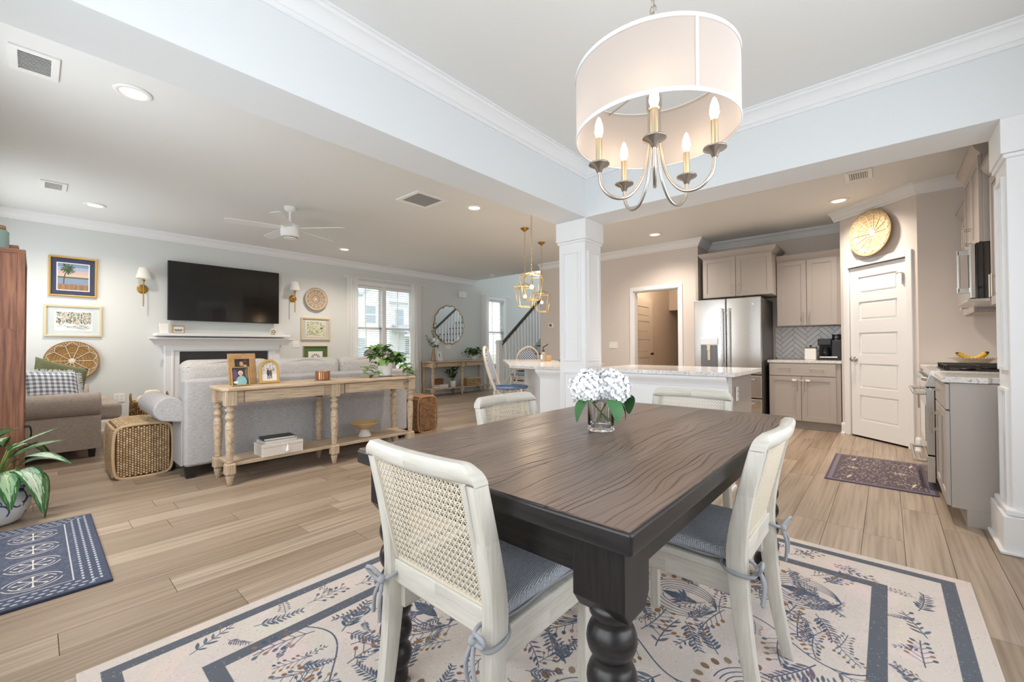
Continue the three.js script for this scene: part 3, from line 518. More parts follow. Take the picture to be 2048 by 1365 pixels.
  add('piping', tube([[-0.2, 0, -0.19], [0, 0, -0.2], [0.2, 0, -0.19], [0.208, 0, 0], [0.2, 0, 0.195], [0, 0, 0.203], [-0.2, 0, 0.195], [-0.208, 0, 0]].map(([x, y, z]) => [x, 0.455, z + 0.012]), 0.004, 60, 6, true), M.cord, cush);
  for (const s of [-1, 1]) {
    const X = s * 0.23;
    add('cushion_tie', [tube([[s * 0.19, 0.455, -0.17], [s * 0.235, 0.445, -0.178], [X + s * 0.028, 0.44, -0.21], [X + s * 0.024, 0.442, -0.262], [X - s * 0.01, 0.452, -0.268], [X - s * 0.034, 0.462, -0.252], [X - s * 0.034, 0.468, -0.2], [s * 0.18, 0.458, -0.17]], 0.0058, 40, 6),
      tube([[X - s * 0.02, 0.456, -0.266], [X + s * 0.01, 0.485, -0.285], [X + s * 0.04, 0.48, -0.288], [X + s * 0.02, 0.455, -0.275], [X - s * 0.01, 0.45, -0.272]], 0.0055, 20, 6), tube([[X - s * 0.015, 0.455, -0.27], [X - s * 0.005, 0.42, -0.285], [X + s * 0.008, 0.365, -0.283]], 0.0055, 12, 6), tube([[X - s * 0.02, 0.455, -0.27], [X - s * 0.03, 0.41, -0.284], [X - s * 0.022, 0.345, -0.28]], 0.0055, 12, 6), ball(0.012, X - s * 0.018, 0.456, -0.272)], M.cord, t);
  }
  return t;
})();
dchair.scale.x = 0.87; dchair.position.set(0.915, 0.0097, -0.872); dchair.rotation.y = Math.PI / 2; dchair.userData.label = 'nearest white cane-backed dining chair, its back to the camera';
copyOf(dchair, 'dining_chair', 'white cane-backed dining chair at the right side of table', [1.575, 0.0097, -0.555], Math.PI);
copyOf(dchair, 'dining_chair', 'white cane-backed dining chair behind the table on the living room side', [1.645, 0.0097, -1.215], 0);
copyOf(dchair, 'dining_chair', 'white cane-backed dining chair at the far end before the peninsula', [2.235, 0.0097, -0.85], -Math.PI / 2);

// vase of hydrangeas
{
  const v = thing('glass_vase', 'clear glass cylinder vase on the dining table', 'vase', [1.5, 0.776, -0.857]);
  add('vase_body', lathe([[0, 0], [0.05, 0], [0.052, 0.004], [0.052, 0.14], [0.0505, 0.1415], [0.049, 0.14], [0.049, 0.016], [0, 0.014]], 40), phy(0xffffff, 0.02, { transmission: 1, thickness: 0.02, ior: 1.5 }), v);
  const f = thing('hydrangeas', 'two white hydrangea blooms with green leaves in the glass vase', 'flowers', [1.5, 0.776, -0.857]);
  const R = lcg(31), petal = M.petal = std(0xf7f8fa, 0.7, { side: THREE.DoubleSide });
  for (const [cx, cy, cz, r] of [[-0.045, 0.17, -0.035, 0.058], [0.05, 0.165, 0.02, 0.066]]) {
    const list = [];
    for (let i = 0; i < 120; i++) {
      const y = 1 - 1.75 * (i + 0.5) / 120, a = i * 2.39996, q = Math.sqrt(1 - y * y), n = V(q * Math.cos(a), y, q * Math.sin(a)).normalize(), rr_ = r * (0.86 + R() * 0.26);
      const m = new THREE.Matrix4().lookAt(V(0, 0, 0), n.clone().negate(), Math.abs(n.y) > 0.9 ? V(1, 0, 0) : V(0, 1, 0)).setPosition(V(cx, cy, cz).addScaledVector(n, rr_));
      for (let k = 0; k < 4; k++) { const g = new THREE.CircleGeometry(0.0105, 6).scale(1, 0.85, 1).translate(0.007, 0, 0).rotateY(-0.3 - R() * 0.9).rotateZ(k * Math.PI / 2 + i); g.applyMatrix4(m); list.push(g); }
    }
    list.push(ball(r * 0.86, cx, cy, cz, 12));
    add('flower_head', list, petal, f);
    for (const [ex, ez] of [[-cx * 0.6, -cz * 0.6], [-cx * 0.3 + 0.01, -cz * 0.9 + 0.01]]) add('stem', tube([[ex, 0.02, ez], [cx * 0.2, 0.08, cz * 0.2], [cx, cy - 0.03, cz]], 0.003, 12, 6), M.stem, f);
  }
  const lm = std(0x3e7242, 0.55, { side: THREE.DoubleSide });
  for (const [x, y, z, a, tilt, s] of [[-0.07, 0.13, 0.0, 2.6, -0.6, 1], [-0.03, 0.125, 0.05, 4.4, -0.7, 0.9], [0.07, 0.14, -0.03, 0.9, -0.35, 1.15], [0.09, 0.135, 0.03, -0.1, -0.5, 1.1], [0.0, 0.2, 0.0, 2.2, 0.6, 0.8], [0.01, 0.12, 0.06, 5.2, -0.8, 0.8]]) add('leaf', leafGeo(0.1 * s, 0.045 * s, 0.3).rotateZ(tilt).rotateY(a).translate(x, y, z), lm, f);
}
// a leaf: base at the origin, growing along +x, arched
function leafGeo(L, w, arch = 0.2, n = 8, fold = 0.25) {
  const pos = [], uv = [], idx = [];
  for (let i = 0; i <= n; i++) {
    const t = i / n, hw = w * Math.pow(Math.sin(Math.PI * Math.min(1, t * 0.92 + 0.06)), 0.75) * (1 - 0.25 * t), x = L * t, y = -arch * L * t * t * 1.2 + arch * L * 0.35 * Math.sin(Math.PI * t);
    for (const s of [-1, 0, 1]) { pos.push(x, y + Math.abs(s) * hw * fold, s * hw); uv.push(t, 0.5 + s * 0.5); }
    if (i) { const b = (i - 1) * 3; idx.push(b, b + 1, b + 3, b + 1, b + 4, b + 3, b + 1, b + 2, b + 4, b + 2, b + 5, b + 4); }
  }
  const g = new THREE.BufferGeometry(); g.setAttribute('position', new THREE.Float32BufferAttribute(pos, 3)); g.setAttribute('uv', new THREE.Float32BufferAttribute(uv, 2)); g.setIndex(idx); g.computeVertexNormals(); return g;
}
// chandelier
{
  const c = thing('chandelier', 'drum shade chandelier with five nickel candle arms', 'chandelier', [1.445, 0, -0.605]);
  const r = 0.272, y0 = 1.85, y1 = 2.078;
  const sh = add('shade', new THREE.CylinderGeometry(r, r, y1 - y0, 72, 1, true).translate(0, (y0 + y1) / 2, 0), phy(0xcfc6c0, 0.95, { transmission: 0.35, thickness: 0, side: THREE.DoubleSide }), c);
  for (const y of [y0, y1]) add('rim', [new THREE.TorusGeometry(r, 0.0022, 6, 72).rotateX(Math.PI / 2).translate(0, y, 0), new THREE.CylinderGeometry(r + 0.0012, r + 0.0012, 0.012, 72, 1, true).translate(0, y + (y === y0 ? 0.006 : -0.006), 0)], std(0xdfe3e6, 0.8, { side: THREE.DoubleSide }), sh);
  const sa = 0.35; add('seam', bx(0.01, y1 - y0, 0.0015).translate(0, (y0 + y1) / 2, r + 0.001).rotateY(-0.72), std(0xdde2e6, 0.8), sh);
  add('spider', [0, 1, 2].map((k) => tube([[0, y1 - 0.03, 0], [Math.cos(k * 2.094 + 1) * r, y1 - 0.012, Math.sin(k * 2.094 + 1) * r]], 0.003, 2, 6)), M.nickel, c);
  add('hub', lathe([[0, 1.93], [0.02, 1.935], [0.026, 1.95], [0.026, 1.99], [0.014, 2.0], [0.014, 2.07], [0.02, 2.075], [0.01, 2.09], [0, 2.1]], 20), M.nickel, c);
  const dir = Math.atan2(0.605, -1.445);       // one arm towards the camera
  for (let k = 0; k < 5; k++) {
    const a = dir + k * Math.PI * 0.4, P = (q, y) => [Math.cos(a) * q, y, Math.sin(a) * q];
    add('arm', tube([P(0.014, 1.99), P(0.017, 1.9), P(0.022, 1.8), P(0.045, 1.7), P(0.095, 1.638), P(0.145, 1.635), P(0.185, 1.672), P(0.195, 1.728)], 0.0062, 40, 8), M.nickel, c);
    const x = Math.cos(a) * 0.195, z = Math.sin(a) * 0.195;
    add('drip_cup', lathe([[0, 1.722], [0.009, 1.724], [0.014, 1.738], [0.036, 1.75], [0.036, 1.755], [0.012, 1.752], [0, 1.752]], 24).translate(x, 0, z), M.nickel, c);
    add('candle_sleeve', cyl(0.0115, 0.0115, 0.092, x, 1.752, z, 16), std(0xd8c9ac, 0.3, { metalness: 0.8 }), c);
    add('bulb', lathe([[0, 1.843], [0.009, 1.845], [0.0155, 1.868], [0.0135, 1.892], [0.006, 1.915], [0, 1.922]], 16).translate(x, 0, z), std(0xfff2dd, 0.4, { emissive: 0xffe6c4, emissiveIntensity: 3 }), c);
    const l = new THREE.PointLight(0xffe2bd, 0.035, 0, 2); l.position.set(x, 1.88, z); l.castShadow = true; l.shadow.radius = 0.5; c.add(l);
  }
  for (let i = 0; i < 21; i++) { const g = new THREE.TorusGeometry(0.011, 0.0022, 6, 16).scale(1, 1.5, 1); if (i % 2) g.rotateY(Math.PI / 2); add('chain_link', g.translate(0, 2.12 + i * 0.026, 0), M.nickel, c); }
  add('lamp_cord', cyl(0.0025, 0.0025, 0.7, 0.006, 2.09, 0, 6), std(0xb9b3aa, 0.6), c);
  add('ceiling_canopy', lathe([[0, CEIL - 0.05], [0.02, CEIL - 0.048], [0.05, CEIL - 0.03], [0.062, CEIL - 0.008], [0.062, CEIL]], 24), M.nickel, c);
}
// ================================================================ living room
// upholstery: a soft block with puffed faces
function puff(w, h, d, x, y, z, r = 0.05, b = 0.02, n = 5) {
  const g = new RoundedBoxGeometry(w, h, d, n, Math.min(r, w / 2.05, h / 2.05, d / 2.05)), p = g.attributes.position, nn = g.attributes.normal;
  for (let i = 0; i < p.count; i++) { const u = p.getX(i) / w * 2, v = p.getY(i) / h * 2, s = p.getZ(i) / d * 2, k = b * (1 - u * u) * (1 - v * v) + b * (1 - u * u) * (1 - s * s) + b * (1 - v * v) * (1 - s * s); p.setXYZ(i, p.getX(i) + nn.getX(i) * k, p.getY(i) + nn.getY(i) * k, p.getZ(i) + nn.getZ(i) * k); }
  g.computeVertexNormals(); return uvBox(g).translate(x, y, z);
}
// rolled arm: profile in the plane across the arm, extruded along its length
function rollArm(len, r, h, w, mat, parent, put, off = 0, name = 'arm') {    // off: how far the roll stands out past the side panel
  const s = new THREE.Shape(); s.moveTo(-w / 2 + off, 0.1); s.lineTo(w / 2 + off, 0.1); s.lineTo(w / 2 + off, h - r); s.absarc(0, h - r, r, -0.1, Math.PI * 1.35, false); s.lineTo(-w / 2 + off, h - 2.1 * r); s.lineTo(-w / 2 + off, 0.1);
  const a = add(name, put(uvBox(extr(s, len, 0.012, { curveSegments: 20 }), 'y')), mat, parent);
  return a;
}
{
  const s = thing('sofa', 'light grey linen sofa with its back to the dining room', 'sofa', [0, 0, 0]);
  const x0 = 0.84, x1 = 3.05, z0 = -4.42;
  add('back_frame', uvBox(rspan(x0, x1, 0.1, 0.845, z0 - 0.2, z0, 0.03), 'y'), M.sofa, s);
  add('seat_base', uvBox(rspan(x0 + 0.02, x1 - 0.02, 0.1, 0.36, -5.32, z0 - 0.15, 0.02)), M.sofa, s);
  rollArm(0.78, 0.105, 0.7, 0.15, M.sofa, s, (g) => g.translate(0.755, 0, -5.28), 0.155);
  rollArm(0.78, 0.105, 0.7, 0.15, M.sofa, s, (g) => g.translate(3.125, 0, -5.28), -0.14);
  for (const [a, b] of [[0.87, 1.59], [1.6, 2.3], [2.31, 3.0]]) {
    const c = add('back_cushion', puff(b - a, 0.52, 0.2, (a + b) / 2, 0.735, z0 - 0.32, 0.07, 0.022), M.cushion, s);
    add('welt', tube([[a + 0.03, 0.94, z0 - 0.225], [(a + b) / 2, 0.985, z0 - 0.235], [b - 0.03, 0.94, z0 - 0.225]], 0.006, 20, 6), M.cushion, c);
    add('seat_cushion', puff(b - a, 0.17, 0.72, (a + b) / 2, 0.44, -4.98, 0.05, 0.012), M.cushion, s);
  }
  for (const [x, z] of [[0.89, -4.48], [3.0, -4.48], [0.89, -5.24], [3.0, -5.24]]) add('leg', extr(shapeOf([[-0.028, 0], [0.028, 0], [0.042, 0.115], [-0.042, 0.115]]), 0.06, 0.004).translate(x, 0, z - 0.03), M.black, s);
  tag(add('throw_pillow', puff(0.38, 0.36, 0.13, 0, 0, 0, 0.05, 0.03).rotateX(-0.25).translate(2.98, 0.9, -4.92), std(0xa7a19d, 0.95, { map: rep(T.linen, 5, 5) })), 'dark grey pillow standing above the right end of the sofa', 'pillow');
}
// turned console tables
const makeConsole = (name, label, pos) => {
  const t = thing(name, label, 'console table', pos, 0), L = 1.72, zf = 0.165, H = 0.79;        // legs at x = 0, L/2, L; front legs at z = +zf
  const o = 0.06, c = 0.035, ov = 0.055;
  const top = shapeOf([[-o, -zf - ov + c], [-o + c, -zf - ov], [L + o - c, -zf - ov], [L + o, -zf - ov + c], [L + o, zf + ov - c], [L + o - c, zf + ov], [-o + c, zf + ov], [-o, zf + ov - c]]);
  add('tabletop', uvBox(extr(top, 0.028, 0.008).rotateX(Math.PI / 2).translate(0, H, 0)), M.oak, t);
  const k = 0.045, ap = 0.105, ya = H - 0.028 - ap / 2;
  for (const s of [-1, 1]) add('apron', uvBox(bx(L - 0.06, ap - 0.012, 0.018, L / 2, ya, s * zf)), M.oak, t);
  for (const x of [0, L]) add('side_apron', uvBox(bx(0.018, ap - 0.012, 2 * zf - 0.06, x, ya, 0), 'z'), M.oak, t);
  for (const i of [0, 1]) { const d = add('drawer', uvBox(rbx(L / 2 - 0.2, ap - 0.012, 0.02, L * (0.25 + 0.5 * i), ya, zf + 0.008, 0.003)), M.oak, t); add('drawer_gap', [-1, 1].map((s) => bx(0.003, ap - 0.012, 0.012, L * (0.25 + 0.5 * i) + s * (L / 4 - 0.098), ya, zf + 0.005)), M.black, d); }
  const prof = [[0, 0], [0.017, 0], [0.022, 0.035], [0.03, 0.07], [0.03, 0.08], [0.02, 0.085], [0.024, 0.1], [0, 0.1]];
  const prof2 = [[0, 0], [0.026, 0], [0.027, 0.01], [0.022, 0.018], [0.026, 0.06], [0.033, 0.22], [0.033, 0.3], [0.028, 0.33], [0.02, 0.338], [0.032, 0.352], [0.036, 0.37], [0.03, 0.39], [0.021, 0.398], [0.021, 0.41], [0.034, 0.422], [0.036, 0.44], [0, 0.44]];
  const foot = lathe(prof, 20), post = lathe(prof2, 20), cube = uvBox(rbx(0.075, 0.09, 0.075, 0, 0.135, 0, 0.012), 'y'), head = uvBox(rbx(0.082, ap + 0.015, 0.082, 0, H - 0.028 - ap / 2 - 0.0075, 0, 0.006), 'y');
  for (const x of [0, L / 2, L]) for (const s of [-1, 1]) { const l = add('leg', merge([foot.clone(), cube.clone(), post.clone().translate(0, 0.18, 0), lathe([[0, 0.6], [0.024, 0.6], [0.024, 0.66], [0, 0.66]], 16), head.clone()]), M.oak, t); l.position.set(x, 0, s * zf); }
  add('lower_shelf', uvBox(rbx(L, 0.028, 2 * zf, L / 2, 0.165, 0, 0.005)), M.oak, t);
  return t;
};
makeConsole('console_table', 'long turned-leg oak console table behind the grey sofa', [1.05, 0, -4.135]);
makeConsole('console_table', 'turned-leg oak console table under the scalloped mirror', [5.83, 0, -7.66]);
// little prints
function blob(c, x, y, rx, ry, col) { c.fillStyle = col; c.beginPath(); c.ellipse(x, y, rx, ry, 0, 0, 7); c.fill(); }
const P = {};
P.couple = canvasTex(200, 260, (c, w, h) => { c.fillStyle = '#3d3230'; c.fillRect(0, 0, w, h); for (let i = 0; i < 60; i++) blob(c, (i * 67) % w, (i * 41) % h, 24, 16, ['#5a4238', '#2c2626', '#6d4c44', '#463c3c'][i % 4]); blob(c, 80, 200, 60, 120, '#1c1c22'); blob(c, 92, 150, 14, 50, '#e8e4e0'); blob(c, 150, 210, 46, 110, '#d8ccc4'); blob(c, 92, 62, 24, 30, '#c49a80'); blob(c, 140, 78, 22, 28, '#cfa78e'); blob(c, 144, 60, 26, 18, '#4a2f22'); });
P.lady = canvasTex(200, 200, (c, w, h) => { c.fillStyle = '#4a403e'; c.fillRect(0, 0, w, h); blob(c, 30, 80, 30, 60, '#6e4f7a'); blob(c, 190, 60, 30, 70, '#7a6a5e'); blob(c, 110, 165, 66, 70, '#86bcc0'); blob(c, 104, 62, 30, 28, '#ded6cc'); blob(c, 106, 72, 22, 26, '#d3a68e'); blob(c, 100, 150, 14, 10, '#d8ae96'); blob(c, 40, 170, 30, 16, '#e9e6e0'); });
P.walk = canvasTex(200, 260, (c, w, h) => { c.fillStyle = '#cfcac4'; c.fillRect(0, 0, w, h); for (let i = 0; i < 40; i++) blob(c, (i * 53) % w, (i * 29) % 120, 20, 16, ['#b9b6ae', '#8d9285', '#ddd8d2'][i % 3]); c.fillStyle = '#e6e2dc'; c.fillRect(0, 170, w, 90); blob(c, 88, 150, 20, 46, '#3a3c40'); blob(c, 122, 152, 18, 44, '#55504e'); c.fillStyle = '#33343a'; c.fillRect(76, 180, 10, 56); c.fillRect(94, 180, 10, 56); c.fillRect(114, 180, 9, 52); c.fillRect(128, 180, 9, 52); blob(c, 88, 94, 11, 13, '#b98f78'); blob(c, 122, 100, 10, 12, '#c49c86'); });
function photoFrame(name, label, pos, turn, w, h, b, mat, print, o = {}) {
  const t = thing(name, label, 'photo frame', pos, turn, o.group), tilt = o.tilt ?? 0.16, put = (g) => g.rotateX(-tilt), d = 0.016;
  let outer = shapeOf([[-w / 2, 0], [w / 2, 0], [w / 2, h], [-w / 2, h]]), inner = shapeOf([[-w / 2 + b, b], [w / 2 - b, b], [w / 2 - b, h - b], [-w / 2 + b, h - b]]);
  if (o.arch) { const A = (W, H, y0) => { const s = new THREE.Shape(); s.moveTo(-W / 2, y0); s.lineTo(W / 2, y0); s.lineTo(W / 2, y0 + H - W / 2); s.absarc(0, y0 + H - W / 2, W / 2, 0, Math.PI, false); s.lineTo(-W / 2, y0); return s; }; outer = A(w, h, 0); inner = A(w - 2 * b, h - 2 * b, b); }
  outer.holes.push(inner);
  add('frame', put(uvBox(extr(outer, d, 0.003))), mat, t);
  const pg = new THREE.ShapeGeometry(inner, 16), q = pg.attributes.position, uv = pg.attributes.uv; for (let i = 0; i < q.count; i++) uv.setXY(i, (q.getX(i) + w / 2 - b) / (w - 2 * b), (q.getY(i) - b) / (h - 2 * b));
  add('photograph', put(pg.translate(0, 0, 0.007)), std(0xffffff, 0.35, { map: print }), t);
  add('back_board', put(extr(inner.clone ? inner : inner, 0.004).translate(0, 0, 0.001)), M.black, t);
  if (tilt > 0) add('easel_leg', [bx(0.03, h * 0.7, 0.004, 0, h * 0.35, 0).rotateX(0.32).translate(0, 0, -0.012 - h * 0.27)], M.black, t);
  return t;
}
M.frameOak = std(0xead0a8, 0.5, { map: rep(T.oak, 3, 6) }); M.frameGold = std(0xc4a05c, 0.4, { metalness: 0.7 }); M.paleOak = std(0xd8c4a0, 0.55);
photoFrame('photo_frame', 'wide carved wood frame with a couple photo, rearmost on the console', [1.21, 0.792, -4.21], 0.12, 0.22, 0.27, 0.05, M.frameOak, P.couple);
photoFrame('photo_frame', 'small thin frame with teal jacket portrait on the console', [1.15, 0.792, -4.06], 0.1, 0.14, 0.16, 0.009, M.frameGold, P.lady);
photoFrame('photo_frame', 'arched gold frame with walking couple photo on the console', [1.4, 0.792, -4.15], -0.05, 0.165, 0.215, 0.022, M.frameGold, P.walk, { arch: true });
{
  const b = thing('copper_bowl', 'short ribbed copper pot on the console table', 'pot', [1.87, 0.792, -4.13]);
  add('bowl', lathe([[0, 0.004], [0.06, 0.004], [0.062, 0.01], [0.068, 0.085], [0.071, 0.088], [0.066, 0.088], [0.06, 0.012], [0, 0.01]], 36), std(0xb98a6a, 0.3, { metalness: 0.9 }), b);
  add('base_ring', lathe([[0.055, 0], [0.074, 0], [0.074, 0.005], [0.055, 0.005]], 36), std(0xa8a09a, 0.35, { metalness: 0.8 }), b);
  const rib = bx(0.006, 0.074, 0.003, 0, 0.048, 0.0655); add('ribs', Array.from({ length: 22 }, (_, i) => rib.clone().rotateY(i * Math.PI / 11)), std(0xc99873, 0.3, { metalness: 0.9 }), b);
}
// plants: stems with leaves along them
function foliage(parent, spec, R, mats) {
  for (const s of spec) {
    const pts = s.pts.map((p) => V(...p)), curve = new THREE.CatmullRomCurve3(pts);
    add('stem', new THREE.TubeGeometry(curve, 12, s.r ?? 0.002, 5), M.stem, parent);
    for (let i = 0; i < s.n; i++) {
      const t = s.from + (1 - s.from) * (i + 0.5) / s.n, q = curve.getPoint(t), a = s.spin === undefined ? R() * 6.283 : s.spin + (i % 2 ? 1.3 : -1.3) + (R() - 0.5) * 0.8, L = s.L * (0.75 + R() * 0.5);
      const g = leafGeo(L, L * (s.wide ?? 0.34), 0.25, 6).rotateZ((s.tilt ?? 0.1) + (R() - 0.5) * 0.9).rotateY(a).translate(q.x, q.y, q.z);
      add('leaf', g, mats[R() * mats.length | 0], parent);
    }
  }
}
const leafMats = [0x557d38, 0x6b9446, 0x44692e, 0x7da653].map((c) => std(c, 0.65, { side: THREE.DoubleSide }));
const darkLeaf = [0x33552c, 0x3f6633, 0x2c4a28].map((c) => std(c, 0.45, { side: THREE.DoubleSide }));
{
  const t = thing('potted_pothos', 'trailing green pothos in a white pot at the console end', 'plant', [2.56, 0.792, -4.13]), R = lcg(404);
  add('saucer', lathe([[0, 0], [0.075, 0], [0.085, 0.008], [0.08, 0.01], [0, 0.006]], 30), std(0xb9bcc0, 0.5), t);
  add('pot', lathe([[0, 0.006], [0.058, 0.006], [0.064, 0.02], [0.085, 0.15], [0.08, 0.15], [0.06, 0.03], [0, 0.03]], 32), M.white, t);
  add('soil', new THREE.CylinderGeometry(0.078, 0.078, 0.01, 20).translate(0, 0.135, 0), std(0x3a2d24, 0.95), t);
  const spec = [];
  for (let i = 0; i < 20; i++) { const a = i / 20 * 6.283 + R() * 0.4, r = 0.1 + R() * 0.16, h = 0.16 + R() * 0.17; spec.push({ pts: [[0, 0.13, 0], [Math.cos(a) * r * 0.5, h, Math.sin(a) * r * 0.4], [Math.cos(a) * r, h - 0.03 + R() * 0.05, Math.sin(a) * r * 0.6]], n: 4, from: 0.45, L: 0.095, wide: 0.4 }); }
  for (const [ex, ey, ez] of [[0.3, -0.03, 0.05], [0.26, 0.02, 0.14], [-0.3, 0.04, 0.06], [-0.22, 0.02, 0.13], [0.2, -0.08, 0.2], [0.36, 0.06, -0.02]]) spec.push({ pts: [[0, 0.14, 0], [ex * 0.4, 0.22, ez * 0.5], [ex * 0.8, 0.09, ez * 0.9], [ex, ey, ez]], n: 8, from: 0.3, L: 0.085, wide: 0.42 });
  foliage(t, spec, R, leafMats);
}
// shelf things
const boxTex = canvasTex(256, 128, (c, w, h) => { c.fillStyle = '#e9e4de'; c.fillRect(0, 0, w, h); c.strokeStyle = '#b8a48e'; c.lineWidth = 1.5; for (let j = 0; j < 8; j++) for (let i = 0; i < 16; i++) { c.beginPath(); c.arc(i * 16 + (j % 2) * 8, j * 16, 9, 0, 7); c.stroke(); } });
{
  const b = thing('decorative_box', 'white lattice pattern box with tassel on the console shelf', 'box', [1.45, 0.18, -4.06], 0.02);
  add('box_body', uvBox(rbx(0.335, 0.075, 0.2, 0, 0.0375, 0, 0.003)), std(0xffffff, 0.5, { map: rep(boxTex, 4, 8) }), b); add('lid', uvBox(rbx(0.337, 0.028, 0.202, 0, 0.09, 0, 0.003)), std(0xffffff, 0.5, { map: rep(boxTex, 4, 8) }), b);
  add('tassel', [lathe([[0, 0.055], [0.006, 0.053], [0.006, 0.046], [0.012, 0.02], [0.016, 0], [0, 0]], 12).translate(0.03, 0.02, 0.112), tube([[0.03, 0.09, 0.102], [0.03, 0.075, 0.113]], 0.002, 4, 5)], M.white, b);
  const bk = (w, h, d, y, turn, cov, name, label) => { const t = thing(name, label, 'book', [1.44, 0.18 + 0.105 + y, -4.07], turn, 'books on the lattice box'); add('cover', [bx(w, 0.003, d, 0, 0.0015, 0), bx(w, 0.003, d, 0, h - 0.0015, 0), bx(0.003, h, d, -w / 2, h / 2, 0)], cov, t); add('pages', bx(w - 0.008, h - 0.006, d - 0.008, 0, h / 2, 0), std(0xe9e4da, 0.8), t); };
  bk(0.27, 0.022, 0.17, 0, 0.05, std(0xc9cccf, 0.5), 'book', 'pale grey book lying on the lattice box'); bk(0.25, 0.02, 0.16, 0.0225, -0.08, std(0x2c2a2c, 0.4), 'book', 'black covered book lying on top of the grey book');
  const p = thing('pedestal_bowl', 'wide tan ceramic bowl on glazed foot, console shelf', 'bowl', [2.3, 0.18, -4.1]);
  add('bowl', lathe([[0, 0.075], [0.045, 0.077], [0.1, 0.1], [0.145, 0.142], [0.15, 0.15], [0.144, 0.15], [0.1, 0.112], [0.04, 0.088], [0, 0.086]], 40), std(0xc3a67c, 0.4), p);
  add('foot', lathe([[0.035, 0.08], [0.045, 0.05], [0.065, 0.008], [0.065, 0], [0, 0]], 32), std(0xd9d3cb, 0.3), p);
}
// woven seagrass cubes
function weaveFace(list, R, cols, rows, w, h, put, tones) {
  const g0 = new THREE.SphereGeometry(0.5, 7, 5);
  for (let j = 0; j < rows; j++) for (let i = 0; i < cols; i++) {
    const g = g0.clone().scale(w / cols * 0.98, h / rows * 1.12, 0.026).rotateZ((i % 2 ? 0.25 : -0.25)).translate((i + 0.5) * w / cols - w / 2, (j + 0.5 + (i % 2) * 0.5 - 0.25) * h / rows - h / 2, 0), c = new THREE.Color(tones[R() * tones.length | 0]), k = 0.94 + R() * 0.12, a = new Float32Array(g.attributes.position.count * 3);
    for (let v = 0; v < a.length; v += 3) { a[v] = c.r * k; a[v + 1] = c.g * k; a[v + 2] = c.b * k; } g.setAttribute('color', new THREE.BufferAttribute(a, 3)); list.push(put(g));
  }
}
const seagrass = std(0xffffff, 0.85, { vertexColors: true }), tonesTan = [0xc4aa86, 0xbaa07a, 0xcbb392, 0xb0956f], tonesBrown = [0x9c7857, 0x906c4c, 0xa58160];
function wovenCube(name, label, pos, turn, w, h, d, cols, rows, deep, tones, seedN) {
  const t = thing(name, label, 'storage cube', pos, turn), R = lcg(seedN), mk = (cl, rw, a, b, put, nm) => { const l = []; weaveFace(l, R, cl, rw, a, b, put, tones); stuff(add(nm, l, seagrass, t)); };
  add('core', rbx(w - 0.012, h - 0.012, d - 0.012, 0, h / 2, 0, 0.03), std(0x6a4c30, 0.9), t);  // core coloured dark to stand for the shadow between the knots
  mk(cols, rows, w - 0.04, h - 0.04, (g) => g.translate(0, h / 2, d / 2 - 0.004), 'front_weave'); mk(cols, deep, w - 0.04, d - 0.03, (g) => g.rotateX(-Math.PI / 2).translate(0, h - 0.004, 0), 'top_weave'); mk(deep, rows, d - 0.03, h - 0.04, (g) => g.rotateY(-Math.PI / 2).translate(-w / 2 + 0.004, h / 2, 0), 'side_weave');
  const r = 0.04, rim = [[-w / 2 + r, 0.012], [w / 2 - r, 0.012], [w / 2 - 0.012, r], [w / 2 - 0.012, h - r], [w / 2 - r, h - 0.012], [-w / 2 + r, h - 0.012], [-w / 2 + 0.012, h - r], [-w / 2 + 0.012, r]];
  for (const s of [1, -1]) add('braided_edge', tube(rim.map(([x, y]) => [x, y, s * (d / 2 - 0.006)]), 0.013, 64, 7, true), std(tones[0], 0.85), t);
}
wovenCube('woven_cube', 'tan seagrass cube at the left end of the grey sofa', [0.64, 0, -5.13], 0, 0.39, 0.45, 0.58, 19, 20, 24, tonesTan, 11);
wovenCube('woven_cube', 'brown seagrass cube past the right end of the sofa console', [3.42, 0, -4.72], 0, 0.3, 0.46, 0.42, 12, 17, 16, tonesBrown, 12);
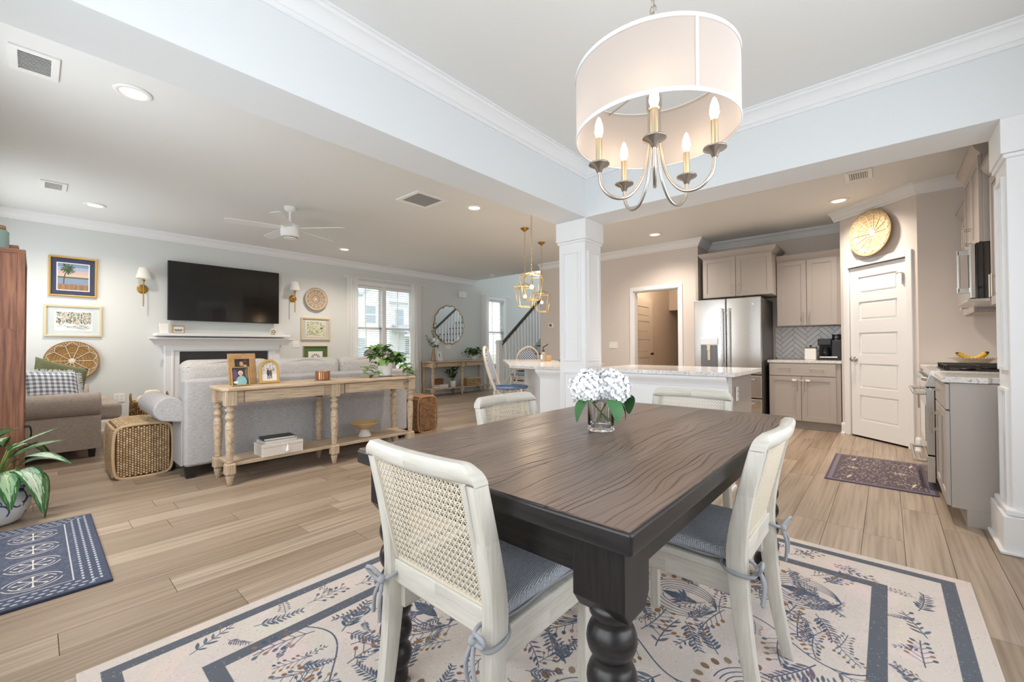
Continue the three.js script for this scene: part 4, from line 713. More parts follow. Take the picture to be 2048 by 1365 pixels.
// loveseat against the front wall, facing +x
{
  const s = thing('loveseat', 'taupe rolled-arm loveseat on the left behind the bookcase', 'loveseat', [0, 0, 0]);
  rollArm(0.92, 0.12, 0.66, 0.2, M.sofaTan, s, (g) => g.rotateY(Math.PI / 2).translate(-0.46, 0, -6.12));
  rollArm(0.92, 0.12, 0.66, 0.2, M.sofaTan, s, (g) => g.rotateY(Math.PI / 2).translate(-0.46, 0, -7.62));
  add('seat_base', uvBox(rspan(-0.48, 0.44, 0.1, 0.36, -7.54, -6.2, 0.02)), M.sofaTan, s);
  add('back_frame', uvBox(rspan(-0.52, -0.3, 0.1, 0.86, -7.7, -6.05, 0.05)), M.sofaTan, s);
  for (const [a, b] of [[-6.87, -6.2], [-7.54, -6.88]]) {
    add('seat_cushion', puff(0.95, 0.17, b - a, 0.16, 0.44, (a + b) / 2, 0.05, 0.012), M.sofaTan, s);
    add('back_cushion', puff(0.2, 0.5, b - a, 0, 0, 0, 0.08, 0.03).rotateZ(0.28).translate(-0.17, 0.76, (a + b) / 2), M.cushion, s);
  }
  for (const [x, z] of [[-0.4, -6.14], [0.4, -6.14], [-0.4, -7.6], [0.4, -7.6]]) add('leg', extr(shapeOf([[-0.022, 0], [0.022, 0], [0.032, 0.11], [-0.032, 0.11]]), 0.05, 0.003).translate(x, 0, z - 0.025), M.black, s);
  const ging = dataTex(64, 64, (u, v) => { const a = (u * 4 % 1 < 0.5 ? 1 : 0) + (v * 4 % 1 < 0.5 ? 1 : 0); return [[238, 240, 242], [176, 184, 196], [108, 118, 136]][a]; });
  const put1 = (q) => q.rotateX(-0.5).rotateY(0.3).rotateZ(-0.08).translate(0.1, 0.715, -6.38), put2 = (q) => q.rotateX(-0.4).rotateY(0.55).rotateZ(-0.35).translate(0.18, 0.74, -6.62);
  const p1 = tag(add('gingham_pillow', put1(pillowGeo(0.46, 0.36, 0.15)), std(0xffffff, 0.95, { map: rep(ging, 2.6, 2) })), 'blue and white gingham pillow with fringe on the loveseat', 'pillow');
  const fr = []; for (let i = 0; i < 110; i++) { const t = i / 110 * 2 - 1; for (const s2 of [-1, 1]) fr.push(cyl(0.003, 0.0012, 0.045, 0, 0, 0, 4).rotateZ(s2 * -1.2 + rr(-0.6, 0.6)).rotateX(rr(-0.6, 0.6)).translate(s2 * 0.222, t * 0.165, 0)); fr.push(cyl(0.003, 0.0012, 0.04, 0, 0, 0, 4).rotateZ(rr(-0.7, 0.7)).rotateX(rr(-0.6, 0.6)).translate(t * 0.21, 0.168, 0)); }
  stuff(add('fringe', fr.map(put1), std(0xe6e9ec, 0.95), p1));
  tag(add('green_pillow', put2(pillowGeo(0.5, 0.46, 0.16)), std(0x7f8560, 0.95, { map: rep(T.linen, 2, 2) })), 'olive green pillow behind the gingham pillow', 'pillow');
}
function pillowGeo(w, h, t, n = 18) {
  const pos = [], uv = [], idx = []; for (const s of [1, -1]) { const o = pos.length / 3; for (let j = 0; j <= n; j++) for (let i = 0; i <= n; i++) { const u = i / n * 2 - 1, v = j / n * 2 - 1, k = Math.pow((1 - u ** 4) * (1 - v ** 4), 0.6), c = 1 - 0.06 * (1 - v * v), e = 1 - 0.06 * (1 - u * u); pos.push(u * w / 2 * c, v * h / 2 * e, s * t / 2 * k); uv.push((u + 1) / 2, (v + 1) / 2); if (i && j) { const a = o + (j - 1) * (n + 1) + i - 1, b = a + n + 1; s > 0 ? idx.push(a, a + 1, b, a + 1, b + 1, b) : idx.push(a, b, a + 1, a + 1, b, b + 1); } } }
  const g = new THREE.BufferGeometry(); g.setAttribute('position', new THREE.Float32BufferAttribute(pos, 3)); g.setAttribute('uv', new THREE.Float32BufferAttribute(uv, 2)); g.setIndex(idx); g.computeVertexNormals(); return g;
}
// bookcase with things on top
{
  const b = thing('bookcase', 'dark walnut bookcase at the left edge of the room', 'bookcase', [-0.225, 0, -5.05]), h = 1.815, w = 0.35, d = 0.9;
  for (const s of [-1, 1]) { const sd = add('side_panel', uvBox(rspan(-w / 2, w / 2, 0, h, s * d / 2 - 0.014, s * d / 2 + 0.014, 0.003), 'y'), M.walnut, b); add('stile', uvBox(rspan(w / 2 - 0.035, w / 2 + 0.004, 0, h, s * d / 2 - 0.018, s * d / 2 + 0.018, 0.003), 'y'), M.walnut, sd); }
  add('top_board', uvBox(rspan(-w / 2 - 0.005, w / 2 + 0.005, h - 0.03, h, -d / 2 - 0.02, d / 2 + 0.02, 0.004), 'z'), M.walnut, b);
  add('back_panel', uvBox(span(-w / 2, -w / 2 + 0.012, 0.05, h - 0.03, -d / 2, d / 2), 'y'), M.walnut, b);
  for (const y of [0.08, 0.62, 0.98, 1.27, 1.53]) { const sh = add('shelf', uvBox(rspan(-w / 2 + 0.01, w / 2 - 0.02, y, y + 0.026, -d / 2 + 0.014, d / 2 - 0.014, 0.002), 'z'), M.walnut, b); if (y > 0.5) add('shelf_lip', rspan(w / 2 - 0.02, w / 2 - 0.006, y, y + 0.028, -d / 2 + 0.014, d / 2 - 0.014, 0.002), M.white, sh); }
  for (const s of [-1, 1]) { const dr = add('door', uvBox(rspan(w / 2 - 0.02, w / 2, 0.1, 0.6, s > 0 ? 0.005 : -d / 2 + 0.02, s > 0 ? d / 2 - 0.02 : -0.005, 0.003), 'y'), M.walnut, b); add('handle', tube([[w / 2, 0.5, s * 0.04], [w / 2 + 0.03, 0.5, s * 0.04], [w / 2 + 0.03, 0.4, s * 0.04], [w / 2, 0.4, s * 0.04]], 0.005, 12, 6), M.black, dr); }
  const j = thing('glass_jar', 'blue-green glass jar with lid on the bookcase top', 'jar', [-0.185, h, -4.78]);
  add('jar_body', lathe([[0, 0], [0.055, 0], [0.06, 0.01], [0.06, 0.14], [0.05, 0.155], [0, 0.155]], 28), phy(0x7f9a98, 0.15, { clearcoat: 0.6 }), j); add('lid', [lathe([[0, 0.155], [0.045, 0.155], [0.042, 0.185], [0, 0.185]], 24)], std(0x9a7b58, 0.7), j);
  tag(add('carved_box', [rbx(0.045, 0.06, 0.06, -0.105, h + 0.03, -4.83, 0.003), ...[0.012, 0.03, 0.048].map((y) => rbx(0.049, 0.008, 0.064, -0.105, h + y, -4.83, 0.002))], std(0x8a6c58, 0.7)), 'small carved brown box on the bookcase top', 'box');
  tag(add('brass_knickknack', lathe([[0, 0], [0.012, 0], [0.014, 0.006], [0.006, 0.014], [0.013, 0.026], [0, 0.036]], 14).translate(-0.075, h, -4.9), M.brassOld), 'tiny dark ornament at the front of the bookcase top', 'ornament');
}
// floor plant in a blue and white pot
{
  const t = thing('floor_plant', 'variegated leafy plant in a blue and white pot by mat', 'plant', [-0.17, 0, -4.24]), R = lcg(91);
  const potTex = canvasTex(512, 256, (c, w, h) => { const Q = lcg(3); c.fillStyle = '#dfe3ea'; c.fillRect(0, 0, w, h); for (let i = 0; i < 120; i++) { c.strokeStyle = ['#39477a', '#5465a0', '#2c3560'][i % 3]; c.lineWidth = 2 + Q() * 5; c.beginPath(); const x = Q() * w, y = 40 + Q() * (h - 80); c.arc(x, y, 6 + Q() * 22, Q() * 6, Q() * 6 + 2); c.stroke(); } c.fillStyle = '#2f3a66'; c.fillRect(0, 0, w, 22); c.fillRect(0, h - 18, w, 18); });
  add('pot', lathe([[0, 0], [0.1, 0], [0.13, 0.02], [0.165, 0.09], [0.17, 0.15], [0.15, 0.22], [0.155, 0.235], [0.14, 0.235], [0.14, 0.2], [0, 0.2]], 40), std(0xffffff, 0.2, { map: potTex }), t);
  add('soil', new THREE.CylinderGeometry(0.14, 0.14, 0.01, 24).translate(0, 0.2, 0), std(0x32271f, 0.95), t);
  const lt = canvasTex(256, 128, (c, w, h) => { const Q = lcg(8); c.fillStyle = '#35663a'; c.fillRect(0, 0, w, h); c.fillStyle = '#b9cdb8'; c.beginPath(); c.moveTo(20, h / 2); c.quadraticCurveTo(w * 0.45, h * -0.28, w * 0.95, h / 2); c.quadraticCurveTo(w * 0.45, h * 1.28, 20, h / 2); c.fill(); for (let i = 0; i < 80; i++) { c.fillStyle = i % 2 ? '#6f9a70' : '#c9d8c8'; c.save(); c.translate(30 + Q() * (w - 70), h * (0.15 + Q() * 0.7)); c.rotate((Q() - 0.5)); c.fillRect(0, 0, 14 + Q() * 20, 2 + Q() * 4); c.restore(); } c.fillStyle = '#dfe8d6'; c.fillRect(0, h / 2 - 2, w, 4); });
  const lm = [std(0xffffff, 0.4, { map: lt, side: THREE.DoubleSide }), std(0xd2e4c8, 0.4, { map: lt, side: THREE.DoubleSide })];
  const leaf = (a, up, out, L, w, drop) => { const bx_ = Math.cos(a) * out, bz = Math.sin(a) * out; add('stem', tube([[Math.cos(a) * 0.03, 0.2, Math.sin(a) * 0.03], [bx_ * 0.5, up * 0.75, bz * 0.5], [bx_, up, bz]], 0.005, 10, 6), M.stem, t); add('leaf', leafGeo(L, w * 1.2, drop, 10, 0.15).rotateZ(0.5 - drop * 0.9).rotateY(-a).translate(bx_, up, bz), lm[R() * 2 | 0], t); };
  for (const [a, up, out, L, w, dr] of [[0.1, 0.46, 0.06, 0.27, 0.062, 0.02], [-0.3, 0.4, 0.07, 0.27, 0.062, 0.12], [0.45, 0.38, 0.09, 0.27, 0.064, 0.3], [-0.1, 0.34, 0.1, 0.26, 0.062, 0.35], [0.8, 0.32, 0.11, 0.24, 0.066, 0.75], [1.25, 0.33, 0.1, 0.19, 0.06, 0.75], [0.35, 0.27, 0.13, 0.2, 0.064, 0.95], [1.8, 0.36, 0.1, 0.24, 0.06, 0.7], [2.4, 0.42, 0.09, 0.26, 0.055, 0.5], [3.1, 0.4, 0.1, 0.28, 0.055, 0.5], [3.9, 0.46, 0.07, 0.28, 0.05, 0.4], [4.8, 0.48, 0.07, 0.28, 0.05, 0.35], [5.5, 0.44, 0.09, 0.27, 0.05, 0.45], [1.2, 0.55, 0.04, 0.26, 0.045, 0.1], [2.2, 0.58, 0.03, 0.26, 0.045, 0.05], [1.7, 0.4, 0.08, 0.2, 0.055, 0.4]]) leaf(a, up, out, L, w, dr);
}
// basket with throws beside the hearth
{
  const t = thing('throw_basket', 'tall seagrass basket with looped handles beside the fireplace', 'basket', [0.95, 0, -6.85]), R = lcg(21), l = [];
  weaveFace(l, R, 46, 20, 6.283 * 0.165, 0.44, (g) => { const p = g.attributes.position; for (let i = 0; i < p.count; i++) { const x = p.getX(i), y = p.getY(i), z = p.getZ(i), a = x / 0.165, r = 0.165 + z + 0.012 * Math.cos((y) * 4); p.setXYZ(i, Math.sin(a) * r, y + 0.235, Math.cos(a) * r); } return g; }, [0xb08f5c, 0x9a7a48, 0xc0a070, 0x86683c]);
  stuff(add('basket_weave', l, seagrass, t)); add('liner', lathe([[0, 0.01], [0.16, 0.01], [0.16, 0.46], [0.155, 0.46], [0.155, 0.02], [0, 0.02]], 32), std(0x8a6c44, 0.9), t);
  add('rim', new THREE.TorusGeometry(0.166, 0.01, 8, 40).rotateX(Math.PI / 2).translate(0, 0.46, 0), std(0x9a7a48, 0.85), t);
  for (const s of [-1, 1]) add('handle', tube([[s * 0.165, 0.4, 0.05], [s * 0.175, 0.52, 0.04], [s * 0.172, 0.56, 0], [s * 0.175, 0.52, -0.04], [s * 0.165, 0.4, -0.05]], 0.008, 24, 7), std(0x8a6c44, 0.85), t);
  tag(add('folded_throw', [puff(0.22, 0.16, 0.2, 0.95, 0.44, -6.85, 0.06, 0.02), puff(0.14, 0.1, 0.16, 0.98, 0.53, -6.82, 0.045, 0.02)], std(0xd9c7b4, 0.95)), 'beige throw folded in the seagrass basket', 'blanket');
}
// fireplace
{
  const f = thing('fireplace', 'white mantel fireplace surround with dark slate insert', 'fireplace', [2.02, 0, TVZ]);
  const W = 0.77, H = 1.285;
  for (const s of [-1, 1]) add('pilaster', rspan(Math.min(s * W, s * 0.6), Math.max(s * W, s * 0.6), 0, 1.059, 0, 0.11, 0.004), M.trim, f);
  add('frieze', rspan(-W, W, 1.06, H - 0.1, 0, 0.11, 0.004), M.trim, f);
  const mp = []; panelFrame(mp, 1.38, 0.95, 0, 0.62, (g) => g.translate(0, 0, 0.11)); add('panel_moulding', mp, M.trim, f);
  add('slate', [rspan(-0.6, 0.6, 0.9, 1.06, 0.02, 0.05, 0.002), rspan(-0.6, -0.42, 0, 0.9, 0.02, 0.05, 0.002), rspan(0.42, 0.6, 0, 0.9, 0.02, 0.05, 0.002)], std(0x3c3d40, 0.35), f);
  add('firebox', [rspan(-0.42, 0.42, 0, 0.9, 0, 0.03, 0.002)], M.black, f);
  const MP = [[0.11, -0.13], [0.125, -0.13], [0.13, -0.11], [0.16, -0.07], [0.19, -0.045], [0.205, -0.04], [0.205, -0.02]];
  add('bed_moulding', [moulding(MP, [-W, H, 0], [W, H, 0], [0, 0, 1], -1, -1), rspan(-W - 0.08, W + 0.08, H - 0.1, H - 0.02, 0, 0.12, 0.004)], M.trim, f);
  add('mantel_shelf', rspan(-W - 0.12, W + 0.12, H, H + 0.04, 0, 0.25, 0.008), M.trim, f);
}
{
  const t = thing('television', 'large black wall-mounted television above the mantel', 'television', [2.03, 1.955, TVZ]);
  add('cabinet', rbx(1.5, 0.87, 0.045, 0, 0, 0.075, 0.004), M.black, t); add('screen', bx(1.484, 0.852, 0.002, 0, 0.002, 0.0985), phy(0x0b0a0c, 0.12, { clearcoat: 0.3 }), t); add('wall_mount', rbx(0.5, 0.4, 0.055, 0, 0, 0.027), M.black, t);
}
function sconce(x, y, label) {
  const t = thing('wall_sconce', label, 'sconce', [x, y, TVZ], 0, 'brass wall sconces');
  add('backplate', lathe([[0, 0.018], [0.05, 0.016], [0.062, 0.008], [0.062, 0]], 28).rotateX(Math.PI / 2), M.brassOld, t);
  add('arm', [tube([[0, 0, 0.01], [0, 0, 0.08], [0, 0, 0.1]], 0.008, 8, 8), cyl(0.007, 0.007, 0.36, 0, -0.24, 0.1, 12), lathe([[0, 0], [0.008, 0.012], [0.004, 0.03], [0, 0.03]], 10).translate(0, -0.255, 0.1), lathe([[0, 0.1], [0.018, 0.1], [0.016, 0.13], [0, 0.13]], 14).translate(0, 0, 0.1)], M.brassOld, t);
  add('shade', new THREE.CylinderGeometry(0.052, 0.088, 0.15, 32, 1, true).translate(0, 0.215, 0.1), phy(0xf4f2ec, 0.95, { transmission: 0.3, thickness: 0, side: THREE.DoubleSide }), t);
}
sconce(1.01, 1.95, 'brass wall sconce with white shade left of the television'); sconce(3.04, 1.98, 'brass wall sconce with white shade right of the television');
M.artGlass = phy(0xffffff, 0.03, { transmission: 1, thickness: 0, ior: 1.3, specularIntensity: 0.35 });
// framed pictures on the wall
function picture(label, x0, x1, y0, y1, b, fm, matC, mb, art, cat = 'picture') {
  const w = x1 - x0, h = y1 - y0, t = thing('framed_picture', label, cat, [(x0 + x1) / 2, (y0 + y1) / 2, TVZ]), o = shapeOf([[-w / 2, -h / 2], [w / 2, -h / 2], [w / 2, h / 2], [-w / 2, h / 2]]); o.holes.push(shapeOf([[-w / 2 + b, -h / 2 + b], [w / 2 - b, -h / 2 + b], [w / 2 - b, h / 2 - b], [-w / 2 + b, h / 2 - b]]));
  add('frame', uvBox(extr(o, 0.028, 0.004)), fm, t); add('mat_board', bx(w - 2 * b + 0.004, h - 2 * b + 0.004, 0.006, 0, 0, 0.006), matC, t);
  const [aw, ah] = mb; add('white_bevel', bx(aw + 0.02, ah + 0.02, 0.002, 0, 0, 0.0098), M.white, t); add('print', new THREE.PlaneGeometry(aw, ah).translate(0, 0, 0.0112), std(0xffffff, 0.6, { map: art }), t);
  add('glazing', bx(w - 2 * b, h - 2 * b, 0.002, 0, 0, 0.02), M.artGlass, t);
}
const artSea = canvasTex(256, 256, (c, w, h) => { const Q = lcg(2), g = ['#7d93b0', '#a3b0c4', '#c9b4b4', '#d9b8a4', '#b8b6c2']; for (let i = 0; i < 256; i++) { c.fillStyle = g[Math.min(4, i / 34 | 0)] ; if (i < 140) c.fillRect(0, i, w, 1); else { c.fillStyle = i < 200 ? '#8496ae' : '#9a7a58'; c.fillRect(0, i, w, 1); } } c.fillStyle = '#4f6a4a'; c.fillRect(0, 128, w, 14); for (let i = 0; i < 200; i++) { c.strokeStyle = ['#a8704a', '#7d6a44', '#b98e5e', '#6a5a6c'][i % 4]; c.beginPath(); const x = Q() * w; c.moveTo(x, 256); c.lineTo(x + Q() * 20 - 10, 195 + Q() * 30); c.lineWidth = 2; c.stroke(); } c.strokeStyle = '#5a4636'; c.lineWidth = 9; c.beginPath(); c.moveTo(50, 200); c.quadraticCurveTo(46, 120, 80, 60); c.stroke(); for (let i = 0; i < 40; i++) { c.save(); c.translate(84, 52); c.rotate(Q() * 6.28); c.fillStyle = ['#3f5a3a', '#56744a', '#2f4630'][i % 3]; c.fillRect(0, -4, 30 + Q() * 34, 8); c.restore(); } });
const artWood = canvasTex(384, 224, (c, w, h) => { const Q = lcg(6); c.fillStyle = '#dfe2dc'; c.fillRect(0, 0, w, h); for (let i = 0; i < 420; i++) { c.fillStyle = ['#47603c', '#7a8f5e', '#8a4a38', '#a8b490', '#2c3c2c', '#c4a488'][Q() * 6 | 0]; c.fillRect(Q() * w, Q() * h * 0.62, 4 + Q() * 16, 4 + Q() * 14); } for (let i = 0; i < 26; i++) { c.fillStyle = i % 3 ? '#d9d6cc' : '#4a4034'; c.fillRect(Q() * w, 10, 3 + Q() * 4, h * 0.6); } for (let i = 0; i < 60; i++) { c.fillStyle = ['#e9ebea', '#8a9088', '#4a4c46', '#c9cfd0'][i % 4]; c.fillRect(Q() * w, h * 0.68 + Q() * h * 0.28, 20 + Q() * 60, 2 + Q() * 5); } });
const artBot = canvasTex(256, 200, (c, w, h) => { const Q = lcg(14); c.fillStyle = '#d9dcc0'; c.fillRect(0, 0, w, h); for (let i = 0; i < 160; i++) leafAt(c, Q() * w, Q() * h, Q() * 6.28, 20 + Q() * 40, 4 + Q() * 5, ['#7f9560', '#a3b884', '#5f7a4a', '#c4a8a0', '#e2dcc4'][Q() * 5 | 0]); blob(c, 205, 90, 16, 12, '#4a5a7a'); });
const artLeaf = canvasTex(200, 200, (c, w, h) => { c.fillStyle = '#f1f1ea'; c.fillRect(0, 0, w, h); for (let i = 0; i < 12; i++) leafAt(c, 100 + Math.cos(i * 0.52) * 26, 100 + Math.sin(i * 0.52) * 26, i * 0.52 + 0.5, 52, 13, ['#3a4a3c', '#55684a', '#2c3630'][i % 3]); });
picture('gold framed palm tree painting with navy mat on the left wall', 0.11, 0.55, 1.78, 2.295, 0.022, M.frameGold, std(0x3b425c, 0.8), [0.28, 0.34], artSea);
picture('wide pale wood frame with forest watercolour below palm painting', 0.075, 0.6, 1.265, 1.67, 0.024, M.paleOak, std(0xc9d3d3, 0.8), [0.32, 0.235], artWood);
picture('pale wood framed botanical print under the small round basket', 3.18, 3.71, 1.25, 1.66, 0.026, M.paleOak, std(0xc6c8c2, 0.8), [0.34, 0.27], artBot);
picture('green matted leaf print in thin gold frame, lowest on wall', 3.22, 3.66, 0.72, 1.14, 0.012, M.frameGold, std(0x4f7048, 0.8), [0.24, 0.2], artLeaf);
// woven wall baskets
function wallBasket(label, pos, turn, R0, depth, tones, petals, tilt = 0) {
  const t = thing('wall_basket', label, 'basket', pos, turn), Q = lcg(Math.round(pos[0] * 100) + 3), n = Math.round(R0 / 0.0115), list = [], strips = [];
  const zf = (r) => depth * (r / R0) ** 2;
  for (let k = 1; k <= n; k++) { const r = k * R0 / n, g = new THREE.TorusGeometry(r, R0 / n * 0.58, 5, Math.max(16, 10 + k * 2)); const c = new THREE.Color(tones[(k + (Q() * 2 | 0)) % tones.length]), a = new Float32Array(g.attributes.position.count * 3); for (let v = 0; v < a.length; v += 3) { const q = 0.88 + Q() * 0.24; a[v] = c.r * q; a[v + 1] = c.g * q; a[v + 2] = c.b * q; } g.setAttribute('color', new THREE.BufferAttribute(a, 3)); list.push(g.translate(0, 0, zf(r))); }
  stuff(add('coils', list, seagrass, t)); add('backing', lathe([[0, -0.004], [R0 * 0.5, zf(R0 * 0.5) - 0.006], [R0, zf(R0) - 0.006], [R0 - 0.002, zf(R0) + 0.002], [R0 * 0.5, zf(R0 * 0.5) - 0.001], [0, 0]], 48).rotateX(Math.PI / 2), std(tones[0], 0.9), t);
  for (let i = 0; i < petals; i++) { const a = i * 6.283 / petals; strips.push(tube([0.12, 0.35, 0.6, 0.78].map((q) => [Math.cos(a) * R0 * q, Math.sin(a) * R0 * q, zf(R0 * q) + 0.009]), 0.0035, 8, 5)); const b = a + 3.1416 / petals; strips.push(tube([[Math.cos(a) * R0 * 0.78, Math.sin(a) * R0 * 0.78, zf(R0 * 0.78) + 0.009], [Math.cos(b) * R0 * 0.95, Math.sin(b) * R0 * 0.95, zf(R0 * 0.95) + 0.009], [Math.cos(a + 6.283 / petals) * R0 * 0.78, Math.sin(a + 6.283 / petals) * R0 * 0.78, zf(R0 * 0.78) + 0.009]], 0.003, 8, 5)); }
  for (let i = 0; i < 60; i++) { const a = i * 6.283 / 60; strips.push(tube([[Math.cos(a) * R0 * 0.84, Math.sin(a) * R0 * 0.84, zf(R0 * 0.84) + 0.008], [Math.cos(a + 0.05) * R0 * 0.98, Math.sin(a + 0.05) * R0 * 0.98, zf(R0 * 0.98) + 0.008]], 0.0022, 3, 4)); }
  add('white_stitching', strips, std(0xe6ddd0, 0.85), t);
  add('centre_coil', lathe([[0, 0.01], [R0 * 0.08, 0.01], [R0 * 0.13, 0.006], [R0 * 0.13, 0]], 20).rotateX(Math.PI / 2), std(0xdcd2c4, 0.85), t);
  if (tilt) t.rotation.x = tilt; return t;
}
wallBasket('large shallow tan basket with white starburst above the loveseat', [0.325, 0.95, TVZ + 0.01], 0, 0.25, 0.035, [0xa8834f, 0xb8945f, 0x9a7544], 10);
wallBasket('small round pale basket between sconce and botanical print', [3.44, 2.0, TVZ + 0.01], 0, 0.205, 0.03, [0xc2ae94, 0xa99176, 0xd6c8b4], 12);
{ const p = PA.clone().addScaledVector(PD, 0.455); wallBasket('large round straw basket hung above the pantry door', [p.x + pn[0] * 0.012, 2.415, p.z + pn[2] * 0.012], Math.atan2(pn[0], pn[2]), 0.262, 0.045, [0xc9ae84, 0xd3bc96, 0xb99a6c], 14); }
// wall plates
function plate(label, pos, turn, gang, cat, kind) {
  const t = thing(cat === 'outlet' ? 'wall_outlet' : 'light_switch', label, cat, pos, turn), w = 0.072 + (gang - 1) * 0.046;
  add('plate', rbx(w, 0.115, 0.006, 0, 0, 0.003, 0.003), M.plastic, t);
  for (let i = 0; i < gang; i++) { const x = (i - (gang - 1) / 2) * 0.046; if (kind) for (const y of [-0.02, 0.02]) add('socket', [bx(0.03, 0.028, 0.002, x, y, 0.007)], M.plastic, t), add('socket_slots', [bx(0.003, 0.01, 0.001, x - 0.006, y, 0.0085), bx(0.003, 0.01, 0.001, x + 0.006, y, 0.0085)], M.black, t); else add('toggle', rbx(0.01, 0.024, 0.012, x, 0, 0.008, 0.002), M.plastic, t); }
}
plate('white light switch beside the fireplace mantel', [3.09, 1.17, TVZ], 0, 2, 'switch'); plate('white switch plate below the scalloped mirror', [6.6, 1.13, TVZ], 0, 3, 'switch');
plate('white outlet low on the wall by the left loveseat', [0.78, 0.43, TVZ], 0, 2, 'outlet', 1);
plate('white triple switch plate left of the kitchen doorway', [DW - 0.001, 1.13, -3.69], -Math.PI / 2, 3, 'switch');
plate('white outlet on the end panel of the peninsula', [3.79, 0.72, -0.918], 0, 1, 'outlet', 1);
// mantel ornaments
photoFrame('photo_frame', 'white cross plaque leaning at the left end of mantel', [1.235, 1.327, TVZ + 0.12], 0.2, 0.1, 0.14, 0.004, M.white, canvasTex(100, 140, (c, w, h) => { c.fillStyle = '#ecebe6'; c.fillRect(0, 0, w, h); c.strokeStyle = '#6a6258'; c.lineWidth = 5; c.beginPath(); c.moveTo(50, 20); c.lineTo(50, 120); c.moveTo(26, 50); c.lineTo(74, 50); c.stroke(); }));
photoFrame('photo_frame', 'small gold framed beach photo on the mantel', [1.4, 1.327, TVZ + 0.12], 0.1, 0.15, 0.115, 0.01, M.frameGold, canvasTex(150, 110, (c, w, h) => { c.fillStyle = '#d9dcdc'; c.fillRect(0, 0, w, h); c.fillStyle = '#a8b0a4'; c.fillRect(0, 55, w, 20); c.fillStyle = '#4a4c48'; for (let i = 0; i < 5; i++) c.fillRect(30 + i * 20, 48 + (i % 2) * 6, 12, 40); }));
{
  const b = thing('round_bowl_ornament', 'small round patterned dish standing on the mantel', 'dish', [2.68, 1.326, TVZ + 0.12]);
  add('dish', lathe([[0, 0.012], [0.04, 0.008], [0.052, 0], [0.055, 0.004], [0.045, 0.016], [0, 0.02]], 28).rotateX(Math.PI / 2 - 0.12).translate(0, 0.055, 0), std(0xd9cfc0, 0.4), b); add('motif', [0, 1, 2, 3, 4].map((k) => ball(0.011, Math.cos(k * 1.26) * 0.025, 0.055 + Math.sin(k * 1.26) * 0.025, 0.019, 8)), std(0x8a7a58, 0.5), b); add('stand', [rbx(0.06, 0.008, 0.04, 0, 0.004, 0)], M.black, b);
}
// ceiling fan
{
  const t = thing('ceiling_fan', 'white five-blade ceiling fan in the living room', 'fan', [2.03, 0, -5.357]);
  add('canopy', lathe([[0, CEIL - 0.06], [0.03, CEIL - 0.06], [0.06, CEIL - 0.035], [0.068, CEIL - 0.005], [0.068, CEIL]], 28), M.white, t); add('downrod', cyl(0.014, 0.014, 0.18, 0, 2.59, 0, 14), M.white, t);
  add('motor', lathe([[0, 2.425], [0.07, 2.43], [0.1, 2.45], [0.105, 2.475], [0.105, 2.57], [0.09, 2.595], [0.03, 2.605], [0, 2.605]], 36), M.white, t); add('light_lens', lathe([[0, 2.418], [0.06, 2.421], [0.085, 2.436], [0, 2.44]], 28), std(0xf6f4ee, 0.4), t);
  for (let k = 0; k < 5; k++) { const a = 0.35 + k * 6.283 / 5; const bl = extr(shapeOf([[0.09, -0.045], [0.3, -0.062], [0.62, -0.066], [0.655, -0.05], [0.66, 0.03], [0.64, 0.05], [0.3, 0.05], [0.09, 0.035]]), 0.008, 0.002).rotateX(Math.PI / 2).translate(0, 0, 0).rotateX(0.21).translate(0, 2.545, 0).rotateY(a); add('blade', bl, std(0xe9ebec, 0.5), t); }
}
// scalloped mirror
{
  const t = thing('scalloped_mirror', 'round scalloped gold mirror above the far console', 'mirror', [6.63, 1.64, TVZ]), sh = new THREE.Shape(), n = 14, r = 0.455;
  for (let i = 0; i <= 168; i++) { const a = i / 168 * 6.2832, q = r * (1 + 0.025 * Math.cos(a * n) - 0.012 * Math.cos(a * n * 2)); i ? sh.lineTo(Math.cos(a) * q, Math.sin(a) * q) : sh.moveTo(Math.cos(a) * q, Math.sin(a) * q); }
  add('glass', extr(sh, 0.012).translate(0, 0, 0.008), std(0xf4f6f6, 0.015, { metalness: 1 }), t);
  const pts = sh.getPoints(); pts.pop(); add('frame', new THREE.TubeGeometry(new THREE.CatmullRomCurve3(pts.filter((_, i) => i % 2 === 0).map((q) => V(q.x, q.y, 0.016)), true), 240, 0.011, 8, true), M.brassOld, t);
}
tag(add('door_chime_box', [rbx(0.23, 0.15, 0.04, 7.05, 2.41, TVZ + 0.02, 0.008), rbx(0.17, 0.1, 0.006, 7.05, 2.41, TVZ + 0.042, 0.002)], M.white), 'white chime box high on the wall by the mirror', 'chime');
